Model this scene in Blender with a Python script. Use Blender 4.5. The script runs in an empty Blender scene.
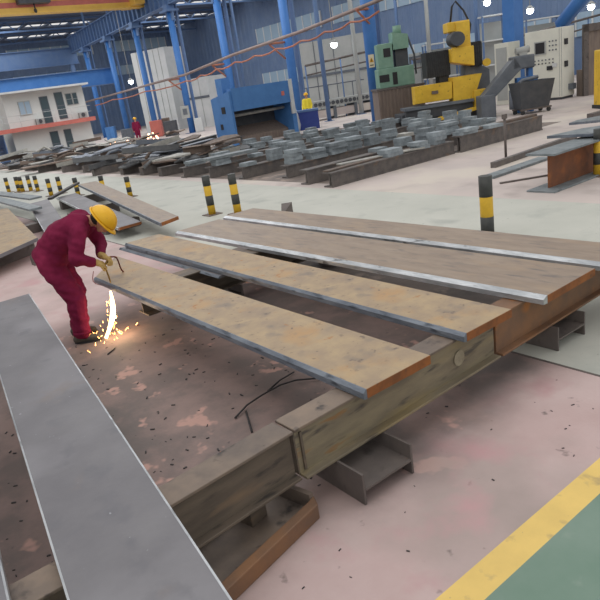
import bpy, bmesh, math, random
from mathutils import Vector, Matrix
random.seed(7)
SC = bpy.context.scene
COL = SC.collection
PI = math.pi

# ---------------------------------------------------------------- camera calibration
# world: X runs along the support beams (to the right and away), Y along the plates (to the left and away), Z up
F, H, ROLL = 620.0, 2.25, math.atan(0.155)
PITCH = math.atan((300 - 85) * math.cos(ROLL) / F)
AZ = math.radians(55)
fwd = Vector((math.cos(AZ) * math.cos(PITCH), math.sin(AZ) * math.cos(PITCH), -math.sin(PITCH)))
rgt = Vector((math.sin(AZ), -math.cos(AZ), 0))
upv = rgt.cross(fwd)
cR, sR = math.cos(ROLL), math.sin(ROLL)
EYE = Vector((0, 0, H))
FLAT = Vector((math.cos(AZ), math.sin(AZ), 0))

def ray(px, py):
    a, b = px - 300, py - 300
    return fwd * F + rgt * (a * cR - b * sR) - upv * (a * sR + b * cR)

def on(px, py, z=0.0):          # point of the plane z seen at a pixel of the photograph
    d = ray(px, py)
    return EYE + d * ((z - H) / d.z)

def at(px, py, dist):           # point seen at a pixel, at a distance along the ground
    d = ray(px, py)
    return EYE + d * (dist / d.dot(FLAT))

cam_data = bpy.data.cameras.new('camera')
cam_data.sensor_fit = 'HORIZONTAL'
cam_data.sensor_width = 36
cam_data.lens = 36 * F / 600
cam_data.clip_end = 300
cam = bpy.data.objects.new('camera', cam_data)
COL.objects.link(cam)
cx = rgt * cR - upv * sR         # image right
cy = rgt * sR + upv * cR         # image up
m = Matrix((cx, cy, -fwd)).transposed().to_4x4()
m.translation = EYE
cam.matrix_world = m
SC.camera = cam

# ---------------------------------------------------------------- materials
def lin(c):
    r = []
    for v in c:
        v = v / 255.0
        r.append(v / 12.92 if v <= 0.04045 else ((v + 0.055) / 1.055) ** 2.4)
    return (*r, 1.0)

def mat(name, c1, c2=None, scale=6.0, rough=0.6, metal=0.0, bump=0.0, bscale=None, detail=6.0, spots=None, lo=0.35, hi=0.65,
        stretch=None, emit=None, strength=0.0, rand=0.0, spot_scale=3.0, spot_lo=0.55, spot_hi=0.7, spec=0.4):
    mt = bpy.data.materials.new(name)
    mt.use_nodes = True
    nt = mt.node_tree
    N, L = nt.nodes, nt.links
    bsdf = N['Principled BSDF']
    bsdf.inputs['Roughness'].default_value = rough
    bsdf.inputs['Metallic'].default_value = metal
    bsdf.inputs['Specular IOR Level'].default_value = spec
    if emit:
        bsdf.inputs['Base Color'].default_value = lin(c1)
        bsdf.inputs['Emission Color'].default_value = lin(emit)
        bsdf.inputs['Emission Strength'].default_value = strength
        return mt
    tc = N.new('ShaderNodeTexCoord')
    src = tc.outputs['Object']
    if stretch:
        mp = N.new('ShaderNodeMapping')
        mp.inputs['Scale'].default_value = stretch
        L.new(src, mp.inputs['Vector'])
        src = mp.outputs['Vector']
    if c2 is None:
        col = None
        bsdf.inputs['Base Color'].default_value = lin(c1)
        rgb = N.new('ShaderNodeRGB')
        rgb.outputs[0].default_value = lin(c1)
        col = rgb.outputs[0]
    else:
        nz = N.new('ShaderNodeTexNoise')
        nz.inputs['Scale'].default_value = scale
        nz.inputs['Detail'].default_value = detail
        nz.inputs['Roughness'].default_value = 0.62
        L.new(src, nz.inputs['Vector'])
        rp = N.new('ShaderNodeValToRGB')
        rp.color_ramp.elements[0].position = lo
        rp.color_ramp.elements[1].position = hi
        rp.color_ramp.elements[0].color = lin(c1)
        rp.color_ramp.elements[1].color = lin(c2)
        L.new(nz.outputs['Fac'], rp.inputs['Fac'])
        col = rp.outputs['Color']
    for k, sp in enumerate(spots or []):
        colr, sc_, a_, b_ = sp
        n2 = N.new('ShaderNodeTexNoise')
        n2.noise_dimensions = '4D'
        n2.inputs['W'].default_value = 3.1 * k + 1.7
        n2.inputs['Scale'].default_value = sc_
        n2.inputs['Detail'].default_value = 5.0
        L.new(src, n2.inputs['Vector'])
        mr = N.new('ShaderNodeMapRange')
        mr.inputs['From Min'].default_value = a_
        mr.inputs['From Max'].default_value = b_
        L.new(n2.outputs['Fac'], mr.inputs['Value'])
        mx = N.new('ShaderNodeMix')
        mx.data_type = 'RGBA'
        L.new(mr.outputs['Result'], mx.inputs['Factor'])
        L.new(col, mx.inputs['A'])
        mx.inputs['B'].default_value = lin(colr)
        col = mx.outputs['Result']
    if rand:
        oi = N.new('ShaderNodeObjectInfo')
        hs = N.new('ShaderNodeHueSaturation')
        mr = N.new('ShaderNodeMapRange')
        mr.inputs['To Min'].default_value = 1 - rand
        mr.inputs['To Max'].default_value = 1 + rand
        L.new(oi.outputs['Random'], mr.inputs['Value'])
        L.new(mr.outputs['Result'], hs.inputs['Value'])
        L.new(col, hs.inputs['Color'])
        col = hs.outputs['Color']
    L.new(col, bsdf.inputs['Base Color'])
    if bump:
        n3 = N.new('ShaderNodeTexNoise')
        n3.inputs['Scale'].default_value = bscale or scale * 4
        n3.inputs['Detail'].default_value = 6
        L.new(src, n3.inputs['Vector'])
        bp = N.new('ShaderNodeBump')
        bp.inputs['Strength'].default_value = bump
        bp.inputs['Distance'].default_value = 0.02
        L.new(n3.outputs['Fac'], bp.inputs['Height'])
        L.new(bp.outputs['Normal'], bsdf.inputs['Normal'])
    return mt

M = {}
# floor
M['pink'] = mat('pink_painted_concrete', (186, 162, 160), (198, 178, 176), 1.3, 0.75, bump=0.08, bscale=40,
                spots=[((164, 150, 146), 0.9, 0.5, 0.7), ((120, 108, 106), 9.0, 0.66, 0.74), ((188, 152, 154), 2.2, 0.55, 0.7)])
M['dirty_shaded'] = mat('soiled_shaded_concrete', (116, 107, 102), (136, 124, 117), 1.6, 0.75, bump=0.12, bscale=40,
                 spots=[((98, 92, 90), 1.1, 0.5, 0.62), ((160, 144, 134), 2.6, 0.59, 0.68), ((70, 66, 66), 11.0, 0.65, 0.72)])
M['walk'] = mat('grey_walkway_concrete', (182, 184, 176), (192, 193, 185), 0.8, 0.7, bump=0.05, bscale=30,
                spots=[((160, 164, 158), 1.7, 0.55, 0.75), ((140, 143, 138), 12, 0.68, 0.76)])
M['pale'] = mat('pale_pinkish_concrete', (200, 188, 183), (188, 178, 174), 0.5, 0.75,
                spots=[((160, 150, 146), 1.2, 0.55, 0.75), ((205, 196, 186), 0.4, 0.5, 0.6)])
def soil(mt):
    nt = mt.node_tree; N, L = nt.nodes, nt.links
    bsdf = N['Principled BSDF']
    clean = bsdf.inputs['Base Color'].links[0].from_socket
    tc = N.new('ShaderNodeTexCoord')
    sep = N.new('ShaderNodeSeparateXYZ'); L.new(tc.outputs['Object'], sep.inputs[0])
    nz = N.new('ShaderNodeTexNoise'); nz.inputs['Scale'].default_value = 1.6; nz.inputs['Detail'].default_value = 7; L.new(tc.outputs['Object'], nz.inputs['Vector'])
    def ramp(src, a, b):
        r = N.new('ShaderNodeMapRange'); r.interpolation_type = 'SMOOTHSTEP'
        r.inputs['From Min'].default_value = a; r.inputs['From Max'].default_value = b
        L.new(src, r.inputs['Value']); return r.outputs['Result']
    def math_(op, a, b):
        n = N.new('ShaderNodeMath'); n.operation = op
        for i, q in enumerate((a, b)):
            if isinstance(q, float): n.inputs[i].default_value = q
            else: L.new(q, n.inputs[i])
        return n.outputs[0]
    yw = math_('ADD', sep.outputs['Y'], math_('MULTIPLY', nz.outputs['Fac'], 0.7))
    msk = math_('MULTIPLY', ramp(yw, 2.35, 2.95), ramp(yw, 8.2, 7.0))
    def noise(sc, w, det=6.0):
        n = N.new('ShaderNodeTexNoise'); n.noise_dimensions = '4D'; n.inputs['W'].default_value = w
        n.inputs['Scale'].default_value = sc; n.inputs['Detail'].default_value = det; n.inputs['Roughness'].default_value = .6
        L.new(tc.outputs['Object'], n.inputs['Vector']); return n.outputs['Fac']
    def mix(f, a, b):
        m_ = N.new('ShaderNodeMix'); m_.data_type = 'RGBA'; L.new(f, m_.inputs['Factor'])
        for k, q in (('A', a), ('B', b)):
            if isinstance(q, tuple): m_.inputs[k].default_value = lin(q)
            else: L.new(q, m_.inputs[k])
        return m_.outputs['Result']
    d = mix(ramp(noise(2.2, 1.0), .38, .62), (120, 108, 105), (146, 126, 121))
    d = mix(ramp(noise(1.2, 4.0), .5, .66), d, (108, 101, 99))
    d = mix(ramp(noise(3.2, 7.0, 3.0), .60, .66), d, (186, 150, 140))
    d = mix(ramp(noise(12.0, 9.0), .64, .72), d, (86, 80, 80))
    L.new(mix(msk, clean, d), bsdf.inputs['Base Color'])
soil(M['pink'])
M['yline'] = mat('yellow_floor_paint', (232, 200, 118), (218, 188, 112), 3, 0.7, spots=[((170, 150, 110), 7, 0.58, 0.7), ((150, 130, 110), 20, 0.66, 0.74)])
M['green'] = mat('green_floor_paint', (112, 138, 124), (124, 146, 134), 2, 0.7, spots=[((140, 156, 144), 6, 0.6, 0.75)])
# steel
M['tan'] = mat('tan_rusted_plate', (150, 132, 112), (172, 151, 120), 4.5, 0.6, bump=0.06, bscale=60, detail=8,
               spots=[((178, 140, 94), 2.5, 0.56, 0.74), ((134, 121, 108), 6, 0.55, 0.7), ((112, 98, 86), 18, 0.62, 0.72), ((162, 112, 62), 9, 0.66, 0.72)])
M['brownplate'] = mat('brown_mill_scale_plate', (134, 118, 104), (150, 134, 118), 3.5, 0.5, bump=0.05, bscale=60, stretch=(3, 0.8, 1),
                      spots=[((158, 136, 112), 2, 0.55, 0.75), ((112, 102, 96), 5, 0.55, 0.7)])
M['greyplate'] = mat('grey_mill_scale_plate', (108, 107, 112), (120, 119, 123), 2.2, 0.55, 0.05, bump=0.04, bscale=60,
                     spots=[((132, 131, 136), 1.2, 0.52, 0.7), ((104, 104, 110), 5, 0.58, 0.72), ((124, 116, 114), 3, 0.6, 0.75), ((168, 170, 176), 30, 0.7, 0.76)])
M['cutedge'] = mat('bluish_flame_cut_edge', (96, 104, 116), (128, 136, 146), 14, 0.45, 0.35, bump=0.2, bscale=60, stretch=(1, 0.25, 1), spots=[((70, 76, 86), 20, 0.56, 0.66)])
M['bright'] = mat('bright_ground_steel_edge', (196, 200, 204), (150, 155, 160), 10, 0.32, 0.5, bump=0.15, bscale=50, stretch=(1, 0.3, 1),
                  spots=[((110, 112, 114), 16, 0.6, 0.68)])
M['rustend'] = mat('orange_rust_end', (150, 92, 48), (118, 74, 44), 6, 0.75, bump=0.15, spots=[((168, 104, 50), 4, 0.55, 0.7), ((82, 62, 50), 12, 0.6, 0.7)])
M['olive'] = mat('olive_brown_steel', (138, 128, 106), (116, 107, 92), 4, 0.6, 0.1, bump=0.1, stretch=(0.6, 3, 3),
                 spots=[((150, 134, 98), 2, 0.54, 0.68), ((84, 78, 72), 6, 0.58, 0.68), ((140, 104, 66), 5, 0.62, 0.7)])
M['beamtop'] = mat('brown_grey_steel', (128, 114, 102), (104, 94, 88), 4, 0.6, 0.1, bump=0.1, spots=[((146, 128, 112), 2.2, 0.55, 0.7), ((70, 64, 62), 9, 0.6, 0.7)])
M['darkbeam'] = mat('dark_brown_steel', (88, 80, 72), (108, 97, 86), 4, 0.6, 0.1, bump=0.1, stretch=(0.6, 3, 3), spots=[((124, 106, 88), 3, 0.57, 0.7), ((62, 58, 56), 7, 0.6, 0.7)])
M['redbeam'] = mat('reddish_brown_steel', (110, 86, 70), (134, 98, 70), 4, 0.65, bump=0.1, spots=[((160, 104, 54), 3, 0.57, 0.66)])
M['stub'] = mat('dark_grey_steel', (92, 86, 84), (108, 100, 96), 5, 0.6, 0.1, bump=0.1, spots=[((76, 70, 68), 8, 0.58, 0.7)])
M['wire'] = mat('black_steel', (46, 46, 50), (66, 62, 62), 10, 0.6)
M['weldspot'] = mat('pale_torched_steel', (152, 144, 124), (128, 118, 100), 20, 0.7)
M['rustweb'] = mat('orange_brown_rust', (134, 82, 52), (104, 70, 52), 3, 0.7, bump=0.1, spots=[((150, 92, 50), 3, 0.55, 0.7)])
M['greysteel'] = mat('blue_grey_steel', (134, 142, 146), (110, 118, 122), 5, 0.55, 0.1, spots=[((86, 92, 96), 9, 0.6, 0.7)], rand=0.12)
M['block'] = mat('blue_grey_cut_block', (146, 156, 162), (122, 131, 137), 6, 0.6, 0.1, rand=0.22)
M['rack'] = mat('dark_grey_rack_steel', (86, 82, 82), (110, 104, 100), 5, 0.65, rand=0.15, spots=[((126, 106, 90), 3, 0.58, 0.7)])
M['scrapdark'] = mat('dark_scrap_steel', (92, 94, 98), (116, 118, 120), 5, 0.6, 0.1, rand=0.3)
M['scraprust'] = mat('rusty_scrap_steel', (128, 110, 98), (104, 94, 88), 5, 0.7, rand=0.3)
M['scrapblue'] = mat('bluish_scrap_steel', (110, 118, 132), (128, 134, 142), 5, 0.55, rand=0.2)
M['scrappale'] = mat('pale_scrap_steel', (178, 176, 168), (150, 150, 146), 5, 0.55, rand=0.15)
# paint, plastic, cloth
M['blue'] = mat('blue_machine_paint', (78, 128, 186), (70, 118, 176), 2, 0.5, rand=0.05)
M['blue2'] = mat('blue_column_paint', (58, 112, 180), (70, 122, 188), 1.5, 0.5)
M['blue3'] = mat('dull_blue_girder_paint', (86, 114, 156), (98, 122, 158), 1.5, 0.6)
M['clad'] = mat('blue_sheet_cladding', (100, 122, 156), (112, 131, 160), 0.6, 0.6)
M['roof'] = mat('slate_blue_roof_sheet', (88, 100, 122), (104, 114, 132), 0.5, 0.7)
M['white'] = mat('white_panel_paint', (206, 208, 208), (192, 196, 196), 1, 0.6)
M['grey_panel'] = mat('light_grey_panel', (172, 174, 172), (158, 162, 160), 1, 0.6)
M['officewall'] = mat('white_office_wall', (214, 216, 212), (202, 206, 204), 0.7, 0.7)
M['salmon'] = mat('salmon_red_paint', (204, 118, 106), (188, 108, 98), 2, 0.7)
M['glass'] = mat('dark_window_glass', (70, 86, 92), None, rough=0.15)
M['paleglass'] = mat('pale_blue_window_glass', (156, 178, 196), None, rough=0.15)
M['yellow'] = mat('yellow_machine_paint', (230, 190, 62), (212, 172, 56), 3, 0.5, spots=[((150, 116, 50), 7, 0.62, 0.72)])
M['craneyellow'] = mat('yellow_crane_paint', (232, 190, 92), (220, 176, 84), 1, 0.5)
M['black'] = mat('black_rubber', (40, 42, 46), (54, 56, 58), 8, 0.6)
M['machgrey'] = mat('mid_grey_machine_paint', (104, 110, 118), (90, 96, 104), 3, 0.5)
M['darkgrey'] = mat('dark_grey_machine_paint', (66, 70, 76), (80, 82, 86), 3, 0.55)
M['green_m'] = mat('pale_green_machine_paint', (128, 162, 144), (112, 148, 132), 3, 0.5)
M['cream'] = mat('cream_cabinet_paint', (222, 222, 210), (212, 212, 202), 1.5, 0.5)
M['brownrib'] = mat('brown_grey_ribbed_steel', (116, 104, 98), (136, 122, 112), 3, 0.7, stretch=(4, 4, 0.6))
M['orange'] = mat('orange_cable', (178, 116, 92), (160, 104, 84), 3, 0.6)
M['pipe'] = mat('brown_grey_rail_paint', (128, 112, 108), (146, 130, 124), 2, 0.6)
M['bol_y'] = mat('yellow_bollard_paint', (224, 182, 52), (206, 166, 52), 8, 0.55, spots=[((160, 128, 60), 14, 0.62, 0.72)])
M['bol_k'] = mat('black_bollard_paint', (56, 58, 58), (70, 72, 70), 8, 0.55)
M['maroon'] = mat('maroon_cotton', (124, 34, 66), (104, 26, 56), 5, 0.9, bump=0.5, bscale=16, stretch=(1, 1, 0.7), spots=[((142, 44, 78), 3, 0.55, 0.7)], spec=0.15)
M['helmet'] = mat('yellow_helmet_plastic', (236, 184, 40), (226, 170, 32), 6, 0.35, spots=[((196, 146, 40), 16, 0.62, 0.7)])
M['skin'] = mat('skin', (196, 146, 118), (182, 130, 104), 10, 0.6)
M['glove'] = mat('tan_work_glove', (196, 168, 106), (170, 142, 88), 12, 0.9)
M['shoe'] = mat('grey_brown_shoe', (92, 88, 80), (72, 70, 66), 12, 0.7, bump=0.1)
M['hair'] = mat('black_hair', (34, 30, 28), None, rough=0.7)
M['brass'] = mat('brass_torch', (176, 144, 84), (150, 122, 70), 10, 0.35, 0.8)
M['hose'] = mat('dark_red_hose', (110, 44, 40), None, rough=0.6)
M['vest'] = mat('yellow_vest', (226, 206, 60), None, rough=0.8)
M['sparkhot'] = mat('molten_spark', (255, 240, 210), emit=(255, 214, 150), strength=7)
M['spark'] = mat('orange_spark', (255, 190, 120), emit=(255, 176, 100), strength=9)
M['lamp'] = mat('lamp_glow', (255, 255, 255), emit=(240, 248, 255), strength=14)
M['arc'] = mat('distant_weld_glow', (255, 230, 200), emit=(255, 190, 140), strength=5)
M['sign'] = mat('pale_yellow_sign', (226, 214, 186), None, rough=0.6)
M['signmark'] = mat('amber_sign_mark', (214, 158, 40), None, rough=0.6)
M['ink'] = mat('black_ink', (40, 40, 44), None, rough=0.6)

# ---------------------------------------------------------------- mesh builder
class MB:
    def __init__(s):
        s.v, s.f, s.sm, s.mi = [], [], [], []
    def add(s, vs, fs, smooth=False, mi=0, mtx=None):
        o = len(s.v)
        s.v += [tuple(mtx @ Vector(p)) if mtx else tuple(p) for p in vs]
        for f in fs:
            s.f.append([o + i for i in f]); s.sm.append(smooth); s.mi.append(mi)
        return s
    def box(s, x0, x1, y0, y1, z0, z1, mi=0, mtx=None):
        v = [(x0, y0, z0), (x1, y0, z0), (x1, y1, z0), (x0, y1, z0), (x0, y0, z1), (x1, y0, z1), (x1, y1, z1), (x0, y1, z1)]
        return s.add(v, [(3, 2, 1, 0), (4, 5, 6, 7), (0, 1, 5, 4), (1, 2, 6, 5), (2, 3, 7, 6), (3, 0, 4, 7)], mi=mi, mtx=mtx)
    def slab(s, poly, z0, z1, mi=0, mtx=None):          # poly anticlockwise in x, y
        n = len(poly)
        z0s = z0 if isinstance(z0, (list, tuple)) else [z0] * n
        z1s = z1 if isinstance(z1, (list, tuple)) else [z1] * n
        v = [(p[0], p[1], z0s[i]) for i, p in enumerate(poly)] + [(p[0], p[1], z1s[i]) for i, p in enumerate(poly)]
        fs = [tuple(range(n - 1, -1, -1)), tuple(range(n, 2 * n))] + [(i, (i + 1) % n, n + (i + 1) % n, n + i) for i in range(n)]
        return s.add(v, fs, mi=mi, mtx=mtx)
    def prism(s, prof, x0, x1, mi=0, mtx=None):         # profile (y, z) anticlockwise seen from +x, swept along x
        n = len(prof)
        v = [(x0, p[0], p[1]) for p in prof] + [(x1, p[0], p[1]) for p in prof]
        fs = [tuple(range(n - 1, -1, -1)), tuple(range(n, 2 * n))] + [(i, (i + 1) % n, n + (i + 1) % n, n + i) for i in range(n)]
        return s.add(v, fs, mi=mi, mtx=mtx)
    def tube(s, pts, r, n=10, mi=0, mtx=None, cap=True):
        pts = [Vector(p) for p in pts]
        rs = r if isinstance(r, (list, tuple)) else [r] * len(pts)
        v = []; pu = None
        for i, p in enumerate(pts):
            t = (pts[min(i + 1, len(pts) - 1)] - pts[max(i - 1, 0)]).normalized()
            if pu is None:
                pu = t.orthogonal().normalized()
            u = (pu - t * pu.dot(t)).normalized(); pu = u
            w = t.cross(u)
            for k in range(n):
                a = 2 * PI * k / n
                v.append(p + (u * math.cos(a) + w * math.sin(a)) * rs[i])
        fs = []
        for i in range(len(pts) - 1):
            for k in range(n):
                fs.append((i * n + k, i * n + (k + 1) % n, (i + 1) * n + (k + 1) % n, (i + 1) * n + k))
        s.add(v, fs, True, mi, mtx)
        if cap:
            o = len(s.v) - len(v)
            s.f += [[o + k for k in range(n - 1, -1, -1)], [o + (len(pts) - 1) * n + k for k in range(n)]]
            s.sm += [False, False]; s.mi += [mi, mi]
        return s
    def ball(s, c, r, mi=0, mtx=None, nu=14, nv=9):
        rx, ry, rz = r if isinstance(r, (list, tuple)) else (r, r, r)
        v = [(c[0], c[1], c[2] - rz)]
        for j in range(1, nv):
            ph = -PI / 2 + PI * j / nv
            for i in range(nu):
                th = 2 * PI * i / nu
                v.append((c[0] + rx * math.cos(ph) * math.cos(th), c[1] + ry * math.cos(ph) * math.sin(th), c[2] + rz * math.sin(ph)))
        v.append((c[0], c[1], c[2] + rz))
        L = len(v) - 1
        fs = [(0, 1 + (i + 1) % nu, 1 + i) for i in range(nu)]
        for j in range(nv - 2):
            for i in range(nu):
                a, b = 1 + j * nu + i, 1 + j * nu + (i + 1) % nu
                fs.append((a, b, b + nu, a + nu))
        o = 1 + (nv - 2) * nu
        fs += [(o + i, o + (i + 1) % nu, L) for i in range(nu)]
        return s.add(v, fs, True, mi, mtx)
    def mesh(s, name, mats):
        me = bpy.data.meshes.new(name)
        me.from_pydata(s.v, [], s.f)
        for mm in (mats if isinstance(mats, (list, tuple)) else [mats]):
            me.materials.append(mm)
        me.polygons.foreach_set('use_smooth', s.sm)
        me.polygons.foreach_set('material_index', s.mi)
        me.update()
        return me
    def build(s, name, mats, parent=None, bevel=0.0, loc=None, rz=0.0):
        o = bpy.data.objects.new(name, s.mesh(name, mats))
        COL.objects.link(o)
        if parent: o.parent = parent
        if loc is not None: o.location = loc
        if rz: o.rotation_euler = (0, 0, rz)
        if bevel:
            b = o.modifiers.new('bevel', 'BEVEL'); b.width = bevel; b.segments = 2; b.limit_method = 'ANGLE'
        return o

def tag(o, label, cat, group=None, kind='thing'):
    o['label'] = label; o['category'] = cat; o['kind'] = kind
    if group: o['group'] = group
    return o
def struct(o):
    o['kind'] = 'structure'; return o
def thing(name, label, cat, loc=(0, 0, 0), rz=0.0, group=None):
    o = bpy.data.objects.new(name, None)
    o.empty_display_size = 0.2
    COL.objects.link(o)
    o.location = loc; o.rotation_euler = (0, 0, rz)
    return tag(o, label, cat, group)
def copy_tree(o, parent=None):
    c = o.copy(); COL.objects.link(c)
    if parent: c.parent = parent
    for ch in list(o.children): copy_tree(ch, c)
    return c
ORD = ['first', 'second', 'third', 'fourth', 'fifth', 'sixth', 'seventh', 'eighth', 'ninth', 'tenth', 'eleventh', 'twelfth', 'thirteenth',
       'fourteenth', 'fifteenth', 'sixteenth', 'seventeenth', 'eighteenth', 'nineteenth', 'twentieth']
FACE = -math.pi / 2 + AZ          # local x = image right, local y = away

# ---------------------------------------------------------------- setting
fl = MB()
def quad(x0, x1, y0, y1, mi, z=0.0):
    fl.add([(x0, y0, z), (x1, y0, z), (x1, y1, z), (x0, y1, z)], [(0, 1, 2, 3)], mi=mi)
YL0, YL1 = 1.40, 1.555           # yellow line, in y
PE, WE = 3.9, 8.75               # pink paint ends, walkway ends, in x
quad(-30, 80, -20, YL0, 5); quad(-30, 80, YL0, YL1, 4)
quad(-30, PE, YL1, 90, 0)
quad(PE, WE, YL1, 2.85, 2); quad(PE, 5.25, 2.85, 8.3, 1); quad(5.25, WE, 2.85, 8.3, 2); quad(PE, WE, 8.3, 90, 2)  # quad under the plates: their shade put into the floor colour, with dirt
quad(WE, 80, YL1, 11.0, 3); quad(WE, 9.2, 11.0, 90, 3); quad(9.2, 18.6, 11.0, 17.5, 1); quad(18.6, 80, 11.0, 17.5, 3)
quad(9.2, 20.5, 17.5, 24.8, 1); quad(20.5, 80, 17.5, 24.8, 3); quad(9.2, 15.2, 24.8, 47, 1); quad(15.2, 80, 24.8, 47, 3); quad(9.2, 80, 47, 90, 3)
struct(fl.build('floor', [M['pink'], M['dirty_shaded'], M['walk'], M['pale'], M['yline'], M['green']]))
jt = MB()
jt.box(PE - 0.012, PE + 0.012, YL1, 60, -0.004, 0.002)
struct(jt.build('trim_1', M['stub']))

# end wall and side wall of blue sheet, with ribs, glazed strips
def ribbed_wall(name, p0, p1, z0, z1, step, material, inward):
    p0, p1 = Vector(p0), Vector(p1); d = (p1 - p0); L = d.length; d.normalize()
    w = Vector(inward)
    b = MB(); prof = []
    x = 0
    while x < L:
        prof += [(x, 0), (x + step * .5, 0), (x + step * .6, .06), (x + step * .9, .06)]
        x += step
    vs = []
    for z in (z0, z1):
        for (u, o) in prof:
            q = p0 + d * u + w * o; vs.append((q.x, q.y, z))
    n = len(prof)
    b.add(vs, [(i, i + 1, n + i + 1, n + i) for i in range(n - 1)])
    return struct(b.build(name, material))
EX, EY, RZ = 46.0, 88.0, 12.5
ribbed_wall('wall_back', (-2, EY, 0), (EX, EY, 0), 0, RZ, 0.9, M['clad'], (0, -1, 0))
ribbed_wall('wall_right', (EX, 14, 0), (EX, EY, 0), 0, RZ, 0.9, M['clad'], (-1, 0, 0))
nw = 0
def window(x0, x1, y0, y1, z0, z1, nmull):
    global nw; nw += 1
    b = MB(); b.box(x0, x1, y0, y1, z0, z1)
    w = struct(b.build('window_%d' % nw, M['paleglass']))
    f = MB(); alongx = abs(x1 - x0) > abs(y1 - y0)
    for i in range(nmull + 1):
        t = i / nmull
        if alongx:
            c = x0 + (x1 - x0) * t; f.box(c - .06, c + .06, y0 - .05, y1 + .05, z0, z1)
        else:
            c = y0 + (y1 - y0) * t; f.box(x0 - .05, x1 + .05, c - .06, c + .06, z0, z1)
    f.build('window_frame', M['white'], w)
for (a, b) in ((9, 21), (23, 34), (36, 45)):
    window(a, b, EY - .12, EY - .07, 10.2, 11.6, 8)
    window(a, b, EY - .12, EY - .07, 7.2, 8.4, 8)
for (a, b) in ((16, 26), (28, 38), (40, 52), (54, 66)):
    window(EX - .12, EX - .07, a, b, 2.6, 4.2, 8)
    window(EX - .12, EX - .07, a, b, 7.6, 9.2, 8)
# roof with open skylight strips: bays along y
y = 24.0; k = 0
rb = MB()
sky_rows = [(40, 42), (53, 55), (65.5, 67.6), (74.5, 76.8), (83, 85.5)]
edges = [24.0]
for a, b in sky_rows: edges += [a, b]
edges.append(EY)
for i in range(0, len(edges), 2):
    rb.box(-4, EX, edges[i], edges[i + 1], RZ, RZ + .15)
for a, b in sky_rows:            # bars crossing the skylight openings
    x = -4.0
    while x < EX:
        rb.box(x, x + .4, a, b, RZ, RZ + .15); x += 2.6
for x in range(0, 46, 8):        # purlins
    pass
yy = 26.0
while yy < EY:
    if not any(a - .3 < yy < b + .3 for a, b in sky_rows):
        rb.box(-4, EX, yy, yy + .12, RZ - .12, RZ)
    yy += 1.9
struct(rb.build('ceiling', M['roof']))
# roof trusses across the hall
for i, ty in enumerate((60.0, 70.5, 80.0)):
    t = thing('roof_truss', ['blue steel roof truss nearest over the yellow crane', 'blue steel roof truss, second from the yellow crane',
              'blue steel roof truss nearest the end wall'][i], 'truss', (0, ty, 11.34), 0, 'roof trusses')
    b = MB(); b.box(0, EX - .1, -.12, .12, 0, .16); b.build('bottom_chord', M['blue3'], t)
    b = MB(); b.box(0, EX - .1, -.12, .12, .9, 1.05); b.build('top_chord', M['blue3'], t)
    b = MB()
    x = 0
    while x < EX - 2.5:
        b.tube([(x, 0, .1), (x + 1.0, 0, .95)], .05, 6); b.tube([(x + 1.0, 0, .95), (x + 2.0, 0, .1)], .05, 6)
        x += 2.0
    b.build('web_lattice', M['blue3'], t)

# crane columns -- one row, bays of 7.5 m
cols = []
for i in range(8):
    n = 14.5 + 7.5 * i
    cols.append((22 + (n - 22) * 0.07, n))
pc0 = at(514, 60, 31); cols[0] = (pc0.x, pc0.y)
pc0 = at(372.5, 60, Vector((cols[1][0], cols[1][1], 0)).dot(FLAT)); cols[1] = (pc0.x, pc0.y)
cl = ['behind the chip conveyor and the cream cabinet', 'carrying the small warning sign', 'beside the right end of the blue press',
      'rising behind the blue press', 'with the grey box low on its shaft', 'standing behind the far person', 'second from the white office', 'beside the white office']
for i, (x, y) in enumerate(cols):
    t = thing('crane_column', 'blue steel crane column ' + cl[i], 'column', (x, y, 0), 0, 'blue crane columns')
    r = .31 if i == 1 else .25
    b = MB()
    if i == 0:
        b.box(-.36, .36, -.3, .3, 0.02, 9.0)
    else:
        b.tube([(0, 0, 0), (0, 0, 8.6)], r, 18)
    b.build('shaft', M['blue2'], t)
    b = MB(); b.box(-.42, .42, -.42, .42, 0, .03); b.build('base_plate', M['blue3'], t)
    b = MB(); b.box(-.5, .5, -.6, .6, 8.6, 8.75); b.box(-.3, .3, -.06, .06, 7.9, 8.6); b.box(-.06, .06, -.55, .55, 8.0, 8.6); b.box(-.32, .32, -.32, .32, 8.75, 9.1)
    b.build('bracket', M['blue3'], t)
    b = MB(); b.box(.5, .62, -.15, .15, 0, 12.5); b.build('roof_post', M['blue3'], t)
# runway girder on the columns
t = thing('runway_girder', 'long blue crane runway girder with stiffeners on top of the columns', 'girder', (cols[3][0], cols[3][1] - 2, 9.1), 0)
dirv = Vector((0.07, 1, 0)).normalized()
gl = 38.0
mt = Matrix.Rotation(-math.atan(0.07), 4, 'Z')
b = MB(); b.box(-.03, .03, 0, gl, 0, 1.5, mtx=mt); b.build('girder_web', M['blue3'], t)
b = MB(); b.box(-.3, .3, 0, gl, 1.5, 1.56, mtx=mt); b.build('top_flange', M['blue3'], t)
b = MB(); b.box(-.3, .3, 0, gl, -.04, .02, mtx=mt); b.build('bottom_flange', M['blue3'], t)
for k in range(40):
    b = MB(); b.box(-.26, .26, .4 + k * .94, .45 + k * .94, .02, 1.5, mtx=mt); b.build('stiffener_rib', M['blue3'], t)
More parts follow.
